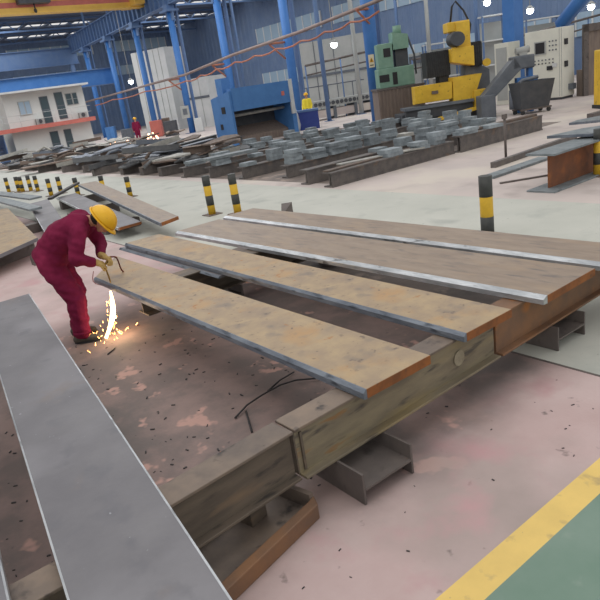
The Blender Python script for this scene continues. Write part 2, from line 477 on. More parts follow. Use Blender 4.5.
# blue cross girder above the office
t = thing('cross_girder', 'blue girder running level behind the white office roof', 'girder', (6, 60.5, 5.0))
b = MB(); b.box(0, 19, -.05, .05, 0, 1.35); b.build('girder_web', M['blue2'], t)
b = MB(); b.box(0, 19, -.3, .3, 1.35, 1.42); b.box(0, 19, -.3, .3, -.05, .02); b.build('flange_pair', M['blue3'], t)
t = thing('cross_girder', 'dark blue girder high across the end of the hall', 'girder', (6, 72, 8.0))
b = MB(); b.box(0, 20, -.05, .05, 0, 1.6); b.build('girder_web', M['blue3'], t)
for xx in (.5, 19):
    b = MB(); b.box(xx, xx + .4, -.2, .2, -8, -.05); b.build('end_post', M['blue3'], t)
b = MB(); b.box(0, 20, -.3, .3, 1.6, 1.67); b.box(0, 20, -.3, .3, -.05, .02); b.build('flange_pair', M['blue3'], t)
# conductor rail
P = [(21, 20.8, 5.15), (21, 26.4, 4.74), (21.3, 33.3, 4.5), (22.3, 41.6, 4.1), (23.6, 66, 3.8)]
P = [(20.4, 13.5, 5.7)] + P
t = thing('conductor_rail', 'long brown-grey crane conductor rail sloping past the blue columns', 'rail', (P[0][0], P[0][1], 0))
q = [Vector(p) - Vector((P[0][0], P[0][1], 0)) for p in P]
b = MB(); b.tube(q, .085, 8); b.build('rail_pipe', M['pipe'], t)
b = MB()
fest = []
for i in range(1, len(q) - 1):
    n = 9
    for k in range(n):
        u = k / n
        p = q[i].lerp(q[i + 1], u)
        fest.append(p + Vector((0, 0, -.42 - .16 * math.sin(u * PI * 3) ** 2)))
b.tube(fest, .045, 6); b.build('cable', M['orange'], t)
for (x, y, z) in ((21.3, 22, 5.06), (21.7, 29.5, 4.63), (22.4, 37, 4.3), (22.9, 44.5, 4.05)):
    o = Vector((x, y, z)) - Vector((P[0][0], P[0][1], 0))
    b = MB(); b.tube([o + Vector((-.5, 0, -.05)), o + Vector((.6, 0, -.05))], .06, 6); b.tube([o + Vector((-.45, 0, -.1)), o + Vector((.5, 0, -.9))], .05, 6)
    b.build('support_bracket', M['orange'], t)

# overhead crane
t = thing('overhead_crane', 'yellow overhead crane bridge crossing under the roof', 'crane', (4, 49.5, 9.75))
b = MB(); b.box(0, 20, -.35, .35, .1, 1.5); b.build('bridge_girder', M['craneyellow'], t)
b = MB(); b.box(0, 20, -.45, .45, 0, .12); b.build('bottom_flange', M['craneyellow'], t)
b = MB(); b.box(0, 20, -.36, -.34, .4, .75); b.build('red_band', M['salmon'], t)
b = MB(); b.box(18.8, 19.6, -1.4, 1.4, .1, .7); b.build('end_carriage', M['craneyellow'], t)
p = on(27, 3, 10.6)
lx = p.x - 4
b = MB(); b.box(lx - 1.1, lx + 1.1, -1.15, -.5, .55, 2.0); hs = b.build('hoist', M['darkgrey'], t)
b = MB(); b.tube([(lx, -.8, .56), (lx, -.8, .2)], .05, 6); b.ball((lx, -.8, .1), (.12, .08, .16), nu=8, nv=6); b.build('hook', M['black'], hs)

# office
ox, oy = 11.4, 48.0
t = thing('office_building', 'white two-storey site office with salmon balcony slab', 'building', (ox, oy, 0))
W_, Dp, Hh = 5.7, 5.0, 4.55
b = MB(); b.box(0, W_, 0, Dp, 0, Hh); b.build('wall_block', M['officewall'], t)
b = MB(); b.box(-.35, W_ + .2, -.95, Dp + .3, Hh, Hh + .13); b.build('flat_roof', M['white'], t)
b = MB(); b.box(-1.9, W_ + .15, -.9, 0, 2.02, 2.3); b.build('balcony_slab', M['salmon'], t)
def opening(name, x, z, w, h, g=M['glass'], mull=0):
    b = MB(); b.box(x - w / 2 - .05, x + w / 2 + .05, -.05, .02, z - .05, z + h + .05); f = b.build(name, M['grey_panel'] if name == 'window' else M['machgrey'], t)
    b = MB()
    if mull:
        b.box(x - w / 2, x - .04, -.07, -.04, z, z + h); b.box(x + .04, x + w / 2, -.07, -.04, z, z + h)
    else:
        b.box(x - w / 2, x + w / 2, -.07, -.04, z, z + h * .48); b.box(x - w / 2, x + w / 2, -.07, -.04, z + h * .52, z + h)
    b.build('pane', g, f)
opening('window', 1.35, 3.1, .75, .85, M['paleglass'], 1)
opening('door', 2.75, 2.35, .5, 1.75)
opening('door', 3.85, 2.5, .5, 1.75)
opening('window', 4.55, 3.35, .38, .75); opening('window', 5.0, 3.35, .3, .75)
opening('door', 2.85, .0, .5, 1.65); opening('door', 3.85, .0, .45, 1.65)
for ax_ in (2.05, 5.2):
    b = MB(); b.box(ax_ - .28, ax_ + .28, -.35, -.06, 2.32, 2.72); f = b.build('air_conditioner', M['grey_panel'], t)
    b = MB(); b.tube([(ax_, -.37, 2.52), (ax_, -.35, 2.52)], .15, 12); b.build('fan_grille', M['darkgrey'], f)
b = MB()
for x in (-1.8, -.6, .6, 1.8, 3.0, 4.2, 5.4): b.tube([(x, -.85, 2.3), (x, -.85, 3.1)], .015, 5)
for z in (2.7, 3.1): b.tube([(-1.8, -.85, z), (5.7, -.85, z)], .015, 5)
b.build('balcony_railing', M['white'], t)
b = MB()
for k in range(9): b.box(-1.7, -.7, -.6 + k * .28, -.36 + k * .28, .2 + k * .22, .25 + k * .22)
b.box(-1.72, -1.66, -.6, 2.0, 0, 2.0); b.box(-.76, -.7, -.6, 2.0, 0, 2.0)
b.build('stair_flight', M['blue3'], t)

# white partition buildings
def partition(name, label, p0, p1, z0, z1, mm, lines=5, band=None):
    p0, p1 = Vector(p0), Vector(p1); d = p1 - p0; L = d.length
    t = thing(name, label, 'partition', (p0.x, p0.y, 0), math.atan2(d.y, d.x))
    b = MB(); b.box(0, L, 0, 2.5, z0, z1); b.build('panel_wall', mm, t)
    b = MB()
    for i in range(1, lines): b.box(L * i / lines - .02, L * i / lines + .02, -.03, .01, z0, z1)
    b.build('joint_strips', M['grey_panel'] if mm is M['white'] else M['machgrey'], t)
    if band:
        b = MB(); b.box(0, L, -.06, 0, band[0], band[1]); b.build('horizontal_band', M['machgrey'], t)
    return t
a0, a1 = at(303, 110, 46), at(378, 98, 44)
partition('panel_enclosure', 'tall pale grey panel enclosure behind the roller conveyor', (a0.x, a0.y), (a1.x, a1.y), 0, 4.9, M['grey_panel'], 4, (2.6, 2.75))
a0, a1 = at(146, 125, 62), at(178, 120, 60)
partition('panel_enclosure', 'tall white ribbed enclosure behind the far person', (a0.x, a0.y), (a1.x, a1.y), 0, 7.2, M['white'], 6)
a0, a1 = at(190, 125, 58), at(214, 120, 56)
partition('panel_enclosure', 'low white cabin with red patch beside the blue press', (a0.x, a0.y), (a1.x, a1.y), 0, 4.1, M['white'], 3, (2.4, 2.6))
a0, a1 = at(412, 95, 48), at(520, 80, 44)
partition('panel_enclosure', 'pale green enclosure with red trim behind the yellow drilling machine', (a0.x, a0.y), (a1.x, a1.y), 0, 3.2, M['grey_panel'], 9, (2.5, 3.0))

# slim posts, hanging lamps
posts = [(430, 44, 6, 'beside the green machine'), (356, 40, 5, 'in front of the grey panel enclosure'), (322, 38, 6, 'beside the blue press and panel enclosure'),
         (463, 40, 6, 'behind the yellow drill head'), (478, 43, 6.5, 'behind the chip conveyor'), (400, 56, 8, 'behind the green machine'), (240, 56, 8, 'behind the top of the blue press')]
for (px, d, hh, w) in posts:
    p = at(px, 60, d)
    b = MB(); b.tube([(0, 0, 0), (0, 0, hh + 4)], .13, 8)
    t = thing('steel_post', 'slim blue-grey steel post ' + w, 'post', (p.x, p.y, 0), 0, 'slim posts')
    b.build('post_shaft', M['blue3'] if px not in (430, 356) else M['grey_panel'], t)
    b = MB(); b.box(-.22, .22, -.22, .22, 0, .03); b.build('base_plate', M['blue3'], t)
for (px, py, d, w) in ((334, 45, 40, 'by the grey panel enclosure'), (487, 3, 40, 'above the drill head'), (530, 11, 40, 'above the cream cabinet'), (591, 7, 38, 'at the far side of the brace'), (131, 82, 56, 'beside the white office')):
    p = at(px, py, d)
    t = thing('work_lamp', 'bright hanging work lamp ' + w, 'lamp', tuple(p), 0, 'work lamps')
    b = MB(); b.ball((0, 0, 0), (.2, .2, .17), nu=12, nv=8); b.build('bulb', M['lamp'], t)
    b = MB(); b.tube([(0, 0, .12), (0, 0, .3)], [.28, .08], 12); b.build('shade', M['grey_panel'], t)
    b = MB(); b.tube([(0, 0, .3), (0, 0, 11.9 - p.z if p.z < 11 else 1)], .025, 5); b.build('drop_rod', M['grey_panel'], t)
# diagonal blue brace at the right
p0, p1 = at(560, 26, 30), at(585, -6, 29)
t = thing('roof_brace', 'blue diagonal steel brace rising behind the cream cabinet', 'brace', (p0.x, p0.y, 0))
q0 = Vector((0, 0, p0.z)); q1 = p1 - Vector((p0.x, p0.y, 0))
b = MB(); b.tube([q0, q1, q1 + (q1 - q0) * 1.5], .3, 6); b.build('brace_tube', M['blue2'], t)
b = MB(); b.tube([(0, 0, 0), q0], .2, 8); b.build('foot_post', M['blue3'], t)

# ---------------------------------------------------------------- plates on the support beams
ZT, ZP = 0.5, 0.565
def plate(label, near, far, y0, y1, top, edge, end, z=ZP, thick=.062, skew0=0.0, skew1=0.0, bev=.022, group='long plates on the support beams', rz=0.0, end2=None):
    """a long plate: x from near to far at its y0 end, running y0..y1; near long side is flame cut"""
    t = thing('steel_plate', label, 'plate', (near, y0, z - thick), rz, group)
    w, L = far - near, y1 - y0
    b = MB()
    N = 10
    poly = [(bev, 0), (w, 0), (w, L + skew1), (bev, L + skew0)]
    b.slab(poly, 0, thick)
    b.build('plate_body', [top], t, bevel=.004)
    b = MB()
    b.prism([(0, 0), (0, 0), ], 0, 0) if False else None
    prof = [(-.003, .004), (bev + .001, .0), (bev + .001, thick + .0006), (bev - .004, thick + .0006), (-.003, thick - .02)]
    v = [(p[0], -.002, p[1]) for p in prof] + [(p[0], L + skew0 + .002, p[1]) for p in prof]
    n = len(prof)
    b.add(v, [tuple(range(n)), tuple(range(2 * n - 1, n - 1, -1))] + [((i + 1) % n, i, n + i, n + (i + 1) % n) for i in range(n)])
    b.build('cut_edge', edge, t)
    if end:
        b = MB(); b.box(bev + .001, w - .001, -.003, .004, .002, thick - .002); b.build('sawn_end', end, t)
    return t
plate('tan rusted steel plate beside the worker, its orange end above the cable', 2.045, 2.615, 2.435, 6.85, M['tan'], M['cutedge'], M['rustend'], skew0=0, skew1=.75)
plate('tan steel plate with blue-grey cut edge, second along the beam from the worker', 2.98, 3.50, 2.46, 8.2, M['tan'], M['cutedge'], M['rustend'])
plate('thin plate lying under the second tan plate, only its far end showing', 2.93, 3.40, 5.6, 8.32, M['greyplate'], M['cutedge'], None, z=ZP - .064, thick=.03, group=None)
plate('brown plate with bright silver edge, next after the second tan plate', 3.80, 4.54, 2.40, 8.05, M['brownplate'], M['bright'], M['rustend'], bev=.05, rz=math.radians(1.2))
plate('brown plate with bright silver edge, last of the row beside the walkway', 4.66, 5.22, 2.10, 8.17, M['brownplate'], M['bright'], M['rustend'], bev=.05, rz=math.radians(1.0))

def edgeplate(label, poly, z, thick, top, edge, edges, group=None, name='steel_plate'):
    """plate from a polygon; bright strips along the listed sides"""
    c = Vector((sum(p[0] for p in poly) / len(poly), sum(p[1] for p in poly) / len(poly), 0))
    zs = z if isinstance(z, (list, tuple)) else [z] * len(poly)
    zb = min(zs) - thick
    t = thing(name, label, 'plate', (c.x, c.y, zb), 0, group)
    lp = [(p[0] - c.x, p[1] - c.y) for p in poly]
    b = MB(); b.slab(lp, [q - thick - zb for q in zs], [q - zb for q in zs]); b.build('plate_body', top, t, bevel=.003)
    for (i, wdt, em) in edges:
        j = (i + 1) % len(lp)
        p, q = Vector(lp[i]), Vector(lp[j])
        d = (q - p).normalized(); nrm = Vector((d.y, -d.x))
        b = MB()
        pp = [p + nrm * .003, q + nrm * .003, q - nrm * wdt, p - nrm * wdt]
        z1 = [zs[i] - zb + .001, zs[j] - zb + .001] * 1
        zz1 = [z1[0], z1[1], z1[1], z1[0]]
        zz0 = [h - thick - .0005 for h in zz1]
        b.slab([(v.x, v.y) for v in pp], zz0, zz1); b.build('cut_edge', em, t)
    return t
def xr(n): return .68 + (n - 1.68) * .130
def xl(n): return xr(n) - .505
edgeplate('wide grey plate crossing beside the worker, thin bright edges, nearest the camera',
          [(xl(.7), .7), (xr(.7), .7), (xr(7.0), 7.0), (xl(7.0), 7.0)], ZP, .055, M['greyplate'], M['bright'], [(1, .006, M['bright']), (3, .006, M['bright'])], 'long plates on the support beams')
edgeplate('grey plate barely showing in the bottom corner, outside the wide grey plate',
          [(-.58, .9), (-.09, .9), (.38, 5.3), (-.12, 5.3)], ZP, .055, M['greyplate'], M['bright'], [(1, .006, M['bright'])], 'long plates on the support beams')

# support beams
def hbeam(t, L, hgt, wid, tf, tw, mtop, mweb, rz=0):
    b = MB(); b.box(0, L, 0, wid, hgt - tf, hgt); b.build('top_flange', mtop, t, bevel=.004)
    b = MB(); b.box(0, L, wid / 2 - tw / 2, wid / 2 + tw / 2, tf, hgt - tf); b.build('web', mweb, t)
    b = MB(); b.box(0, L, 0, wid, 0, tf); b.build('bottom_flange', mweb, t, bevel=.004)
# first segment: H section, rotated; near top edge passes (0.91,2.31) and (1.57,2.50)
def hflush(t, L):
    b = MB(); b.box(0, L, 0, .18, .282, .3); b.build('top_flange', M['beamtop'], t, bevel=.004)
    b = MB(); b.box(0, L - .01, .03, .045, .018, .282); b.build('web', M['darkbeam'], t)
    b = MB(); b.box(0, L - .005, -.02, .18, 0, .018); b.build('bottom_flange', M['darkbeam'], t, bevel=.004)
ang = math.radians(4.0)
sx = .46; sy = 2.501 - (1.57 - sx) * math.tan(ang)
t = thing('support_beam', 'dark brown steel beam running from the splice under the wide grey plate', 'beam', (sx, sy, .2), ang, 'beams under the plates')
hflush(t, (1.572 - sx) / math.cos(ang))
t = thing('support_beam', 'brown beam piece showing between the two grey plates at the bottom corner', 'beam', (-1.2, 2.32, .2), 0, 'beams under the plates')
hflush(t, 1.6)
# second segment: flush channel face with a lip
def channel(t, L, mtop, mface):
    b = MB(); b.box(0, L, 0, .18, .282, .3); b.build('top_flange', mtop, t, bevel=.004)
    b = MB(); b.box(0, L, .012, .03, .018, .282); b.build('web', mface, t)
    b = MB(); b.box(0, L, -.045, .18, 0, .018); b.build('bottom_flange', mface, t, bevel=.004)
a2 = math.radians(1.6)
t = thing('support_beam', 'olive-brown channel beam carrying the tan plates, from splice to splice', 'beam', (1.585, 2.505, .2), a2, 'beams under the plates')
channel(t, 1.845, M['beamtop'], M['olive'])
b = MB()
b.tube([(1.44, .004, .15), (1.44, .013, .15)], [.056, .05], 20, mtx=None); b.build('torched_patch', M['weldspot'], t)
b = MB(); b.box(-.010, .0, .012, .17, .02, .28); b.box(.03, .045, .0, .012, .03, .27); b.build('end_plate', M['darkbeam'], t)
t = thing('support_beam', 'reddish-brown beam continuing to the walkway beyond the second tan plate', 'beam', (3.455, 2.555, .2), a2, 'beams under the plates')
channel(t, 2.3, M['redbeam'], M['redbeam'])
# far beam
t = thing('support_beam', 'steel beam under the far half of the four plates', 'beam', (2.25, 6.0, .2), 0, 'beams under the plates')
hbeam(t, 2.85, .3, .25, .018, .012, M['darkbeam'], M['darkbeam'])
for (x, w) in ((3.0, 'nearer the worker'), (4.8, 'nearer the walkway')):
    t = thing('support_stub', 'short dark H-section stub under the far beam, ' + w, 'stub', (x, 5.95, 0), 0, 'short stubs under the beams')
    for xx in (0, .385):
        b = MB(); b.box(xx, xx + .015, 0, .35, 0, .2); b.build('side_flange', M['stub'], t)
    b = MB(); b.box(.015, .385, 0, .35, .092, .104); b.build('web', M['stub'], t)
t = thing('support_stub', 'dark block under the far end of the wide grey plate', 'stub', (.80, 5.7, 0), 0)
hbeam(t, .4, .51, .3, .02, .014, M['darkbeam'], M['darkbeam'])
t = thing('support_stub', 'dark block under the far end of the outermost grey plate', 'stub', (-.05, 4.6, 0), 0)
hbeam(t, .36, .51, .3, .02, .014, M['darkbeam'], M['darkbeam'])
# stubs near
def stub(label, x, y, w, L, hh=.2):
    t = thing('support_stub', label, 'stub', (x, y, 0), 0, 'short stubs under the beams')
    for xx in (0, w - .016):
        b = MB(); b.box(xx, xx + .016, 0, L, 0, hh); b.build('side_flange', M['stub'], t, bevel=.003)
    b = MB(); b.box(.016, w - .016, 0, L, .088, .102); b.build('web', M['stub'], t)
    return t
stub('short dark H-section stub under the first tan plate end', 1.81, 2.26, .40, .6)
stub('short dark H-section stub past the second tan plate, toward the walkway', 4.10, 2.47, .40, .5)
# channel lying on the floor under the first segment, thick rusty lip outside
ang3 = math.radians(13)
t = thing('floor_channel', 'brown channel lying on the floor under the first beam, rusty lip facing out', 'channel', (-1.0, 2.40 - (1.60 + 1.0) * math.tan(ang3) - .02, 0), ang3)
L3 = 2.6 / math.cos(ang3)
b = MB()
b.slab([(0, 0), (L3 - .03, 0), (L3 + .02, .07), (L3 - .04, .06), (0, .06)], 0, .095)
b.build('rusty_lip', M['redbeam'], t, bevel=.006)
b = MB(); b.box(0, L3 - .02, .06, .40, .0, .03); b.build('channel_web', M['beamtop'], t)
b = MB(); b.box(L3 - .02, L3 + .012, .065, .40, .0, .12); b.build('end_plate', M['beamtop'], t)
b = MB(); b.box(0, L3 - .02, .40, .45, 0, .095); b.build('rear_lip', M['darkbeam'], t)
for (a_, w) in ((1.25, 'near the splice'), (-.3, 'out under the wide grey plate')):
    t = thing('support_block', 'dark block inside the floor channel carrying the first beam, ' + w, 'block', (a_, 2.40 - (1.60 - a_) * math.tan(ang3) + .24, 0), ang3, 'blocks in the floor channel')
    b = MB(); b.box(0, .12, 0, .16, .031, .198); b.build('block_body', M['darkbeam'], t)

# bent rods on the floor
t = thing('steel_rod', 'black bent wire lying on the floor beside the first tan plate', 'rod', tuple(on(235, 418, .0)))
o = on(235, 418, 0)
w1 = [on(235, 418, .012), on(247, 405, .03), on(262, 395, .05), on(280, 385, .05), on(296, 380, .03), on(320, 378, .02)]
b = MB(); b.tube([p - o for p in w1], .007, 6); b.build('bent_wire', M['wire'], t)
b = MB(); b.tube([on(268, 391, .045) - o, on(280, 380, .04) - o, on(294, 372, .02) - o], .007, 6); b.build('wire_fork', M['wire'], t)
o = on(246, 412, 0)
t = thing('steel_rod', 'short dark rod on the soiled floor near the bent wire', 'rod', tuple(o))
b = MB(); b.tube([(0, 0, .008), tuple(on(252, 432, .008) - o)], .008, 6); b.build('rod_bar', M['wire'], t)
o = on(108, 355, 0)
t = thing('steel_rod', 'short dark cut strip in front of the worker shoe', 'rod', tuple(o))
b = MB(); b.tube([(0, 0, .008), tuple(on(115, 348, .008) - o)], .007, 6); b.build('rod_bar', M['wire'], t)
# fine slag chips
b = MB()
for i in range(300):
    u = random.random()
    if u < .7:
        x, y = random.uniform(.9, 3.3), random.uniform(2.6, 6.6)
    elif u < .9:
        x, y = random.uniform(.0, .75), random.uniform(2.5, 5.5)
    else:
        x, y = random.uniform(.9, 4.8), random.uniform(1.6, 2.3)
    s = random.uniform(.003, .009) if u < .9 else random.uniform(.002, .006)
    mtx = Matrix.Translation((x, y, s * .3)) @ Matrix.Rotation(random.random() * 6.3, 4, 'Z')
    b.box(-s * random.uniform(.6, 2.4), s * 2, -s * .6, s * .6, -s * .3, s * .5, mtx=mtx)
o = b.build('slag_chips', M['wire'])
tag(o, 'small dark slag chips and cutting crumbs scattered on the painted floor', 'slag chips', None, 'stuff')

# ---------------------------------------------------------------- worker
def blob(name, segs, material, parent, voxel, smooth=6, extra=None):
    """closed tapered limbs, fused into one continuous surface"""
    b = MB()
    for (p0, r0, p1, r1) in segs:
        p0, p1 = Vector(p0), Vector(p1)
        n = max(3, int((p1 - p0).length / (min(r0, r1) * .45)) + 1)
        for i in range(n + 1):
            u = i / n
            r = r0 + (r1 - r0) * u
            b.ball(p0.lerp(p1, u), r, nu=14, nv=9)
    for (c, r) in (extra or []):
        b.ball(c, r, nu=18, nv=12)
    o = b.build(name, material, parent)
    rm = o.modifiers.new('fuse', 'REMESH'); rm.mode = 'VOXEL'; rm.voxel_size = voxel; rm.use_smooth_shade = True
    sm = o.modifiers.new('smooth', 'SMOOTH'); sm.factor = .5; sm.iterations = smooth
    dg = bpy.context.evaluated_depsgraph_get(); dg.update()
    me = bpy.data.meshes.new_from_object(o.evaluated_get(dg))
    o.modifiers.clear(); old = o.data; o.data = me; bpy.data.meshes.remove(old)
    if not me.materials: me.materials.append(material)
    me.polygons.foreach_set('use_smooth', [True] * len(me.polygons))
    return o

def helmet(parent, c, tilt, r, face):
    """hard hat; c is its centre, tilt pitches it forward about local y"""
    mt = Matrix.Translation(c) @ Matrix.Rotation(tilt, 4, 'Y')
    b = MB()
    nu, nv = 22, 8
    v = []
    for j in range(nv + 1):
        ph = PI / 2 * j / nv
        for i in range(nu):
            th = 2 * PI * i / nu
            ridge = 1 + .05 * math.exp(-(math.sin(th) / .25) ** 2) * math.cos(ph * .5)
            v.append((r * 1.16 * math.cos(ph) * math.cos(th) , r * .98 * math.cos(ph) * math.sin(th), r * 1.0 * math.sin(ph) * ridge))
    fs = [(j * nu + i, j * nu + (i + 1) % nu, (j + 1) * nu + (i + 1) % nu, (j + 1) * nu + i) for j in range(nv) for i in range(nu)]
    # inner face for thickness
    o = len(v)
    v += [(x * .94, y * .94, z * .94) for (x, y, z) in v]
    fs += [(o + a[3], o + a[2], o + a[1], o + a[0]) for a in fs]
    fs += [(i, o + i, o + (i + 1) % nu, (i + 1) % nu) for i in range(nu)]
    b.add(v, fs, True, 0, mt)
    h = b.build('helmet', M['helmet'], parent)
    b = MB()
    v = []
    for k, (rr, zz) in enumerate(((1.0, .012), (1.0, -.012), (1.0, 0))):
        pass
    ring = []
    for i in range(nu):
        th = 2 * PI * i / nu
        fx = 1.16 + .10 + (.22 * max(0, math.cos(th)) ** 3)
        ring.append((r * fx * math.cos(th), r * 1.08 * math.sin(th), -.012 * max(0, math.cos(th))))
    inn = [(r * 1.12 * math.cos(2 * PI * i / nu), r * .94 * math.sin(2 * PI * i / nu), .008) for i in range(nu)]
    v = inn + ring + [(x, y, z - .009) for (x, y, z) in inn] + [(x, y, z - .007) for (x, y, z) in ring]
    fs = []
    for i in range(nu):
        j = (i + 1) % nu
        fs += [(i, nu + i, nu + j, j), (2 * nu + j, 3 * nu + j, 3 * nu + i, 2 * nu + i), (nu + i, 3 * nu + i, 3 * nu + j, nu + j), (i, j, 2 * nu + j, 2 * nu + i)]
    b.add(v, fs, True, 0, mt)
    b.build('helmet_brim', M['helmet'], h)
    return h

wroot = on(88, 338, 0)
wroot.z = 0
# local: x forward (image right), y away from the camera, z up
pel = (-.16, 0, .93)
chest = (.13, 0, 1.22)
def body_segs(inset):
    k = inset
    return [
        ((-.12, -.085, .95), .158 - k, (-.12, .085, .95), .158 - k),
        ((-.14, -.07, .98), .155 - k, (.03, -.07, 1.14), .165 - k), ((-.14, .07, .98), .155 - k, (.03, .07, 1.14), .165 - k),
        ((.03, -.07, 1.14), .165 - k, (.21, -.09, 1.23), .145 - k), ((.03, .07, 1.14), .165 - k, (.21, .09, 1.23), .145 - k),
        ((.22, -.14, 1.25), .10 - k, (.22, .14, 1.25), .10 - k),
        # near arm
        ((.26, -.18, 1.21), .092 - k, (.20, -.27, .94), .078 - k), ((.20, -.27, .94), .074 - k, (.30, -.13, .86), .055 - k),
        # far arm
        ((.26, .18, 1.22), .09 - k, (.32, .24, .98), .074 - k), ((.32, .24, .98), .068 - k, (.35, .05, .885), .052 - k),
        # near leg
        ((-.14, -.10, .9), .135 - k, (.03, -.115, .50), .105 - k), ((.03, -.115, .50), .102 - k, (.0, -.12, .12), .09 - k),
        # far leg
        ((-.14, .10, .9), .135 - k, (-.03, .15, .50), .105 - k), ((-.03, .15, .50), .102 - k, (-.12, .17, .12), .088 - k),
    ]
HC = Vector((.475, 0, 1.245))       # head centre
hd = Vector((.42, 0, -.907)).normalized()   # where the face looks
hu = Vector((.907, 0, .42))                 # crown direction
person = blob('person', body_segs(.022) + [((.26, 0, 1.27), .062, (.40, 0, 1.25), .058)]
              + [((.30, -.13, .86), .03, (.34, -.07, .83), .03), ((.35, .05, .885), .03, (.39, .0, .86), .03),
                 ((.0, -.12, .11), .045, (.08, -.12, .04), .04), ((-.12, .17, .11), .045, (-.04, .17, .04), .04)],
              M['skin'], None, .014, 4,
              extra=[(HC, (.088, .075, .098)), (HC + hd * .05 - hu * .03, (.07, .06, .07)), (HC + hd * .095 - hu * .02, (.018, .014, .022)),
                     (HC - hu * .085 + hd * .06, (.035, .034, .03)),
                     (HC + Vector((0, .075, 0)) - hu * .02, (.02, .012, .03)), (HC + Vector((0, -.075, 0)) - hu * .02, (.02, .012, .03))])
person.location = wroot
person.rotation_euler = (0, 0, FACE)
tag(person, 'worker in maroon overalls and yellow helmet bending over to cut a plate', 'person')
cov = blob('coverall', body_segs(0) + [((.26, -.06, 1.29), .05, (.31, .06, 1.28), .05), ((.26, .06, 1.29), .05, (.31, -.06, 1.28), .05)], M['maroon'], person, .014, 3)
# cloth folds
rnd = random.Random(3)
from mathutils import noise
for v in cov.data.vertices:
    c = v.co
    n1 = noise.noise(Vector((c.x * 9, c.y * 7, c.z * 16 + c.x * 6)))
    n2 = noise.noise(Vector((c.x * 20 + 5, c.y * 16, c.z * 26)))
    v.co = c + v.normal * (n1 * .016 + n2 * .006)
for (p, r) in (((0.0, -.12, .115), .094), ((-.12, .17, .115), .092)):
    b = MB(); b.tube([(p[0], p[1], .10), (p[0], p[1], .145)], r, 16); b.build('trouser_cuff', M['maroon'], cov)
helmet(person, HC + hu * .005 - hd * .01, math.radians(58), .135, 1)
b = MB()
b.ball(HC - hd * .045 - hu * .03, (.075, .078, .08)); b.build('hair', M['hair'], person)
for s_ in (-1, 1):
    b = MB(); b.ball(HC + hd * .102 + hu * .012 + Vector((0, s_ * .03, 0)), (.010, .013, .008), nu=10, nv=6); b.build('eye', M['ink'], person)
b = MB(); b.ball(HC + hd * .108 - hu * .055, (.008, .024, .006), nu=10, nv=6); b.build('mouth', M['salmon'], person)
def glove(c, dirn, palm_n, s_):
    c = Vector(c); d = Vector(dirn).normalized(); nrm = Vector(palm_n).normalized(); side = d.cross(nrm).normalized()
    segs = [(c - d * .05, .036, c - d * .01, .036), (c - side * .022, .024, c - side * .022 + d * .055, .023), (c + side * .022, .024, c + side * .022 + d * .055, .022), (c, .026, c + d * .055, .024)]
    for k, (o_, ln) in enumerate(((-.033, .85), (-.011, 1.0), (.011, .95), (.033, .75))):
        p = c + d * .055 + side * o_
        p1 = p + d * .034 * ln + nrm * .012
        p2 = p1 + d * .008 + nrm * .034 * ln
        p3 = p2 - d * .022 + nrm * .014 * ln
        segs += [(p, .0115, p1, .0112), (p1, .0112, p2, .0105), (p2, .0105, p3, .0095)]
    q = c - side * .03 * s_ + d * .005
    q1 = q - side * .022 * s_ + d * .03 + nrm * .02
    q2 = q1 + side * .014 * s_ + d * .022 + nrm * .02
    segs += [(q, .014, q1, .0125), (q1, .0125, q2, .0105)]
    return blob('glove', segs, M['glove'], person, .0055, 2)
glove((.345, -.08, .825), (.45, .5, -.4), (-.45, .2, -.8), 1)
glove((.40, .0, .862), (.6, -.3, -.35), (-.4, -.3, -.8), -1)
def shoe(x, y):
    b = MB()
    segs = []
    s = blob('shoe', [((x - .075, y, .045), .04, (x + .03, y, .05), .046), ((x + .03, y, .05), .046, (x + .15, y - .005, .036), .034),
                      ((x - .05, y, .07), .05, (x - .005, y, .11), .056)], M['shoe'], person, .009, 3)
    for v in s.data.vertices:
        v.co.z = max(v.co.z, .004)
    b = MB()
    pts = []
    for i in range(20):
        th = 2 * PI * i / 20
        pts.append((x + .04 + .148 * math.cos(th), y + (.043 + .008 * math.cos(th)) * math.sin(th)))
    b.slab(pts, 0, .02); b.build('sole', M['black'], s)
shoe(.0, -.12); shoe(-.12, .17)

def wl(p):   # worker local -> world
    return person.matrix_world @ Vector(p) if False else Matrix.Translation(wroot) @ Matrix.Rotation(FACE, 4, 'Z') @ Vector(p)
# cutting torch in his hands
g1, g2 = wl((.385, -.05, .78)), wl((.44, -.005, .835))
tip = Vector((2.05, 6.33, .585))
t = thing('cutting_torch', 'brass cutting torch held in the gloves of the bending worker', 'torch', tuple(tip))
b = MB(); b.tube([g2 - tip + (g2 - g1) * .3, g2 - tip, g1 - tip, (g1 - tip) * .55 + Vector((0, 0, .06)), Vector((0, 0, .03)), Vector((0, 0, 0))], [.014, .014, .013, .009, .009, .006], 8); b.build('torch_tube', M['brass'], t)
h0 = g2 - tip + (g2 - g1) * .3
hose = [h0, h0 + Vector((.12, .15, -.05)), h0 + Vector((.2, .35, -.3)), Vector((.75, .95, -.30)), Vector((.85, 1.5, -.58)), Vector((.5, 2.4, -.59)), Vector((.9, 3.4, -.59))]
hh = []
for i in range(len(hose) - 1):
    for k in range(5): hh.append(hose[i].lerp(hose[i + 1], k / 5))
for _ in range(3):
    hh = [hh[0]] + [(hh[i - 1] + hh[i] * 2 + hh[i + 1]) / 4 for i in range(1, len(hh) - 1)] + [hh[-1]]
b = MB(); b.tube(hh, .009, 6); b.build('gas_hose', M['hose'], t)
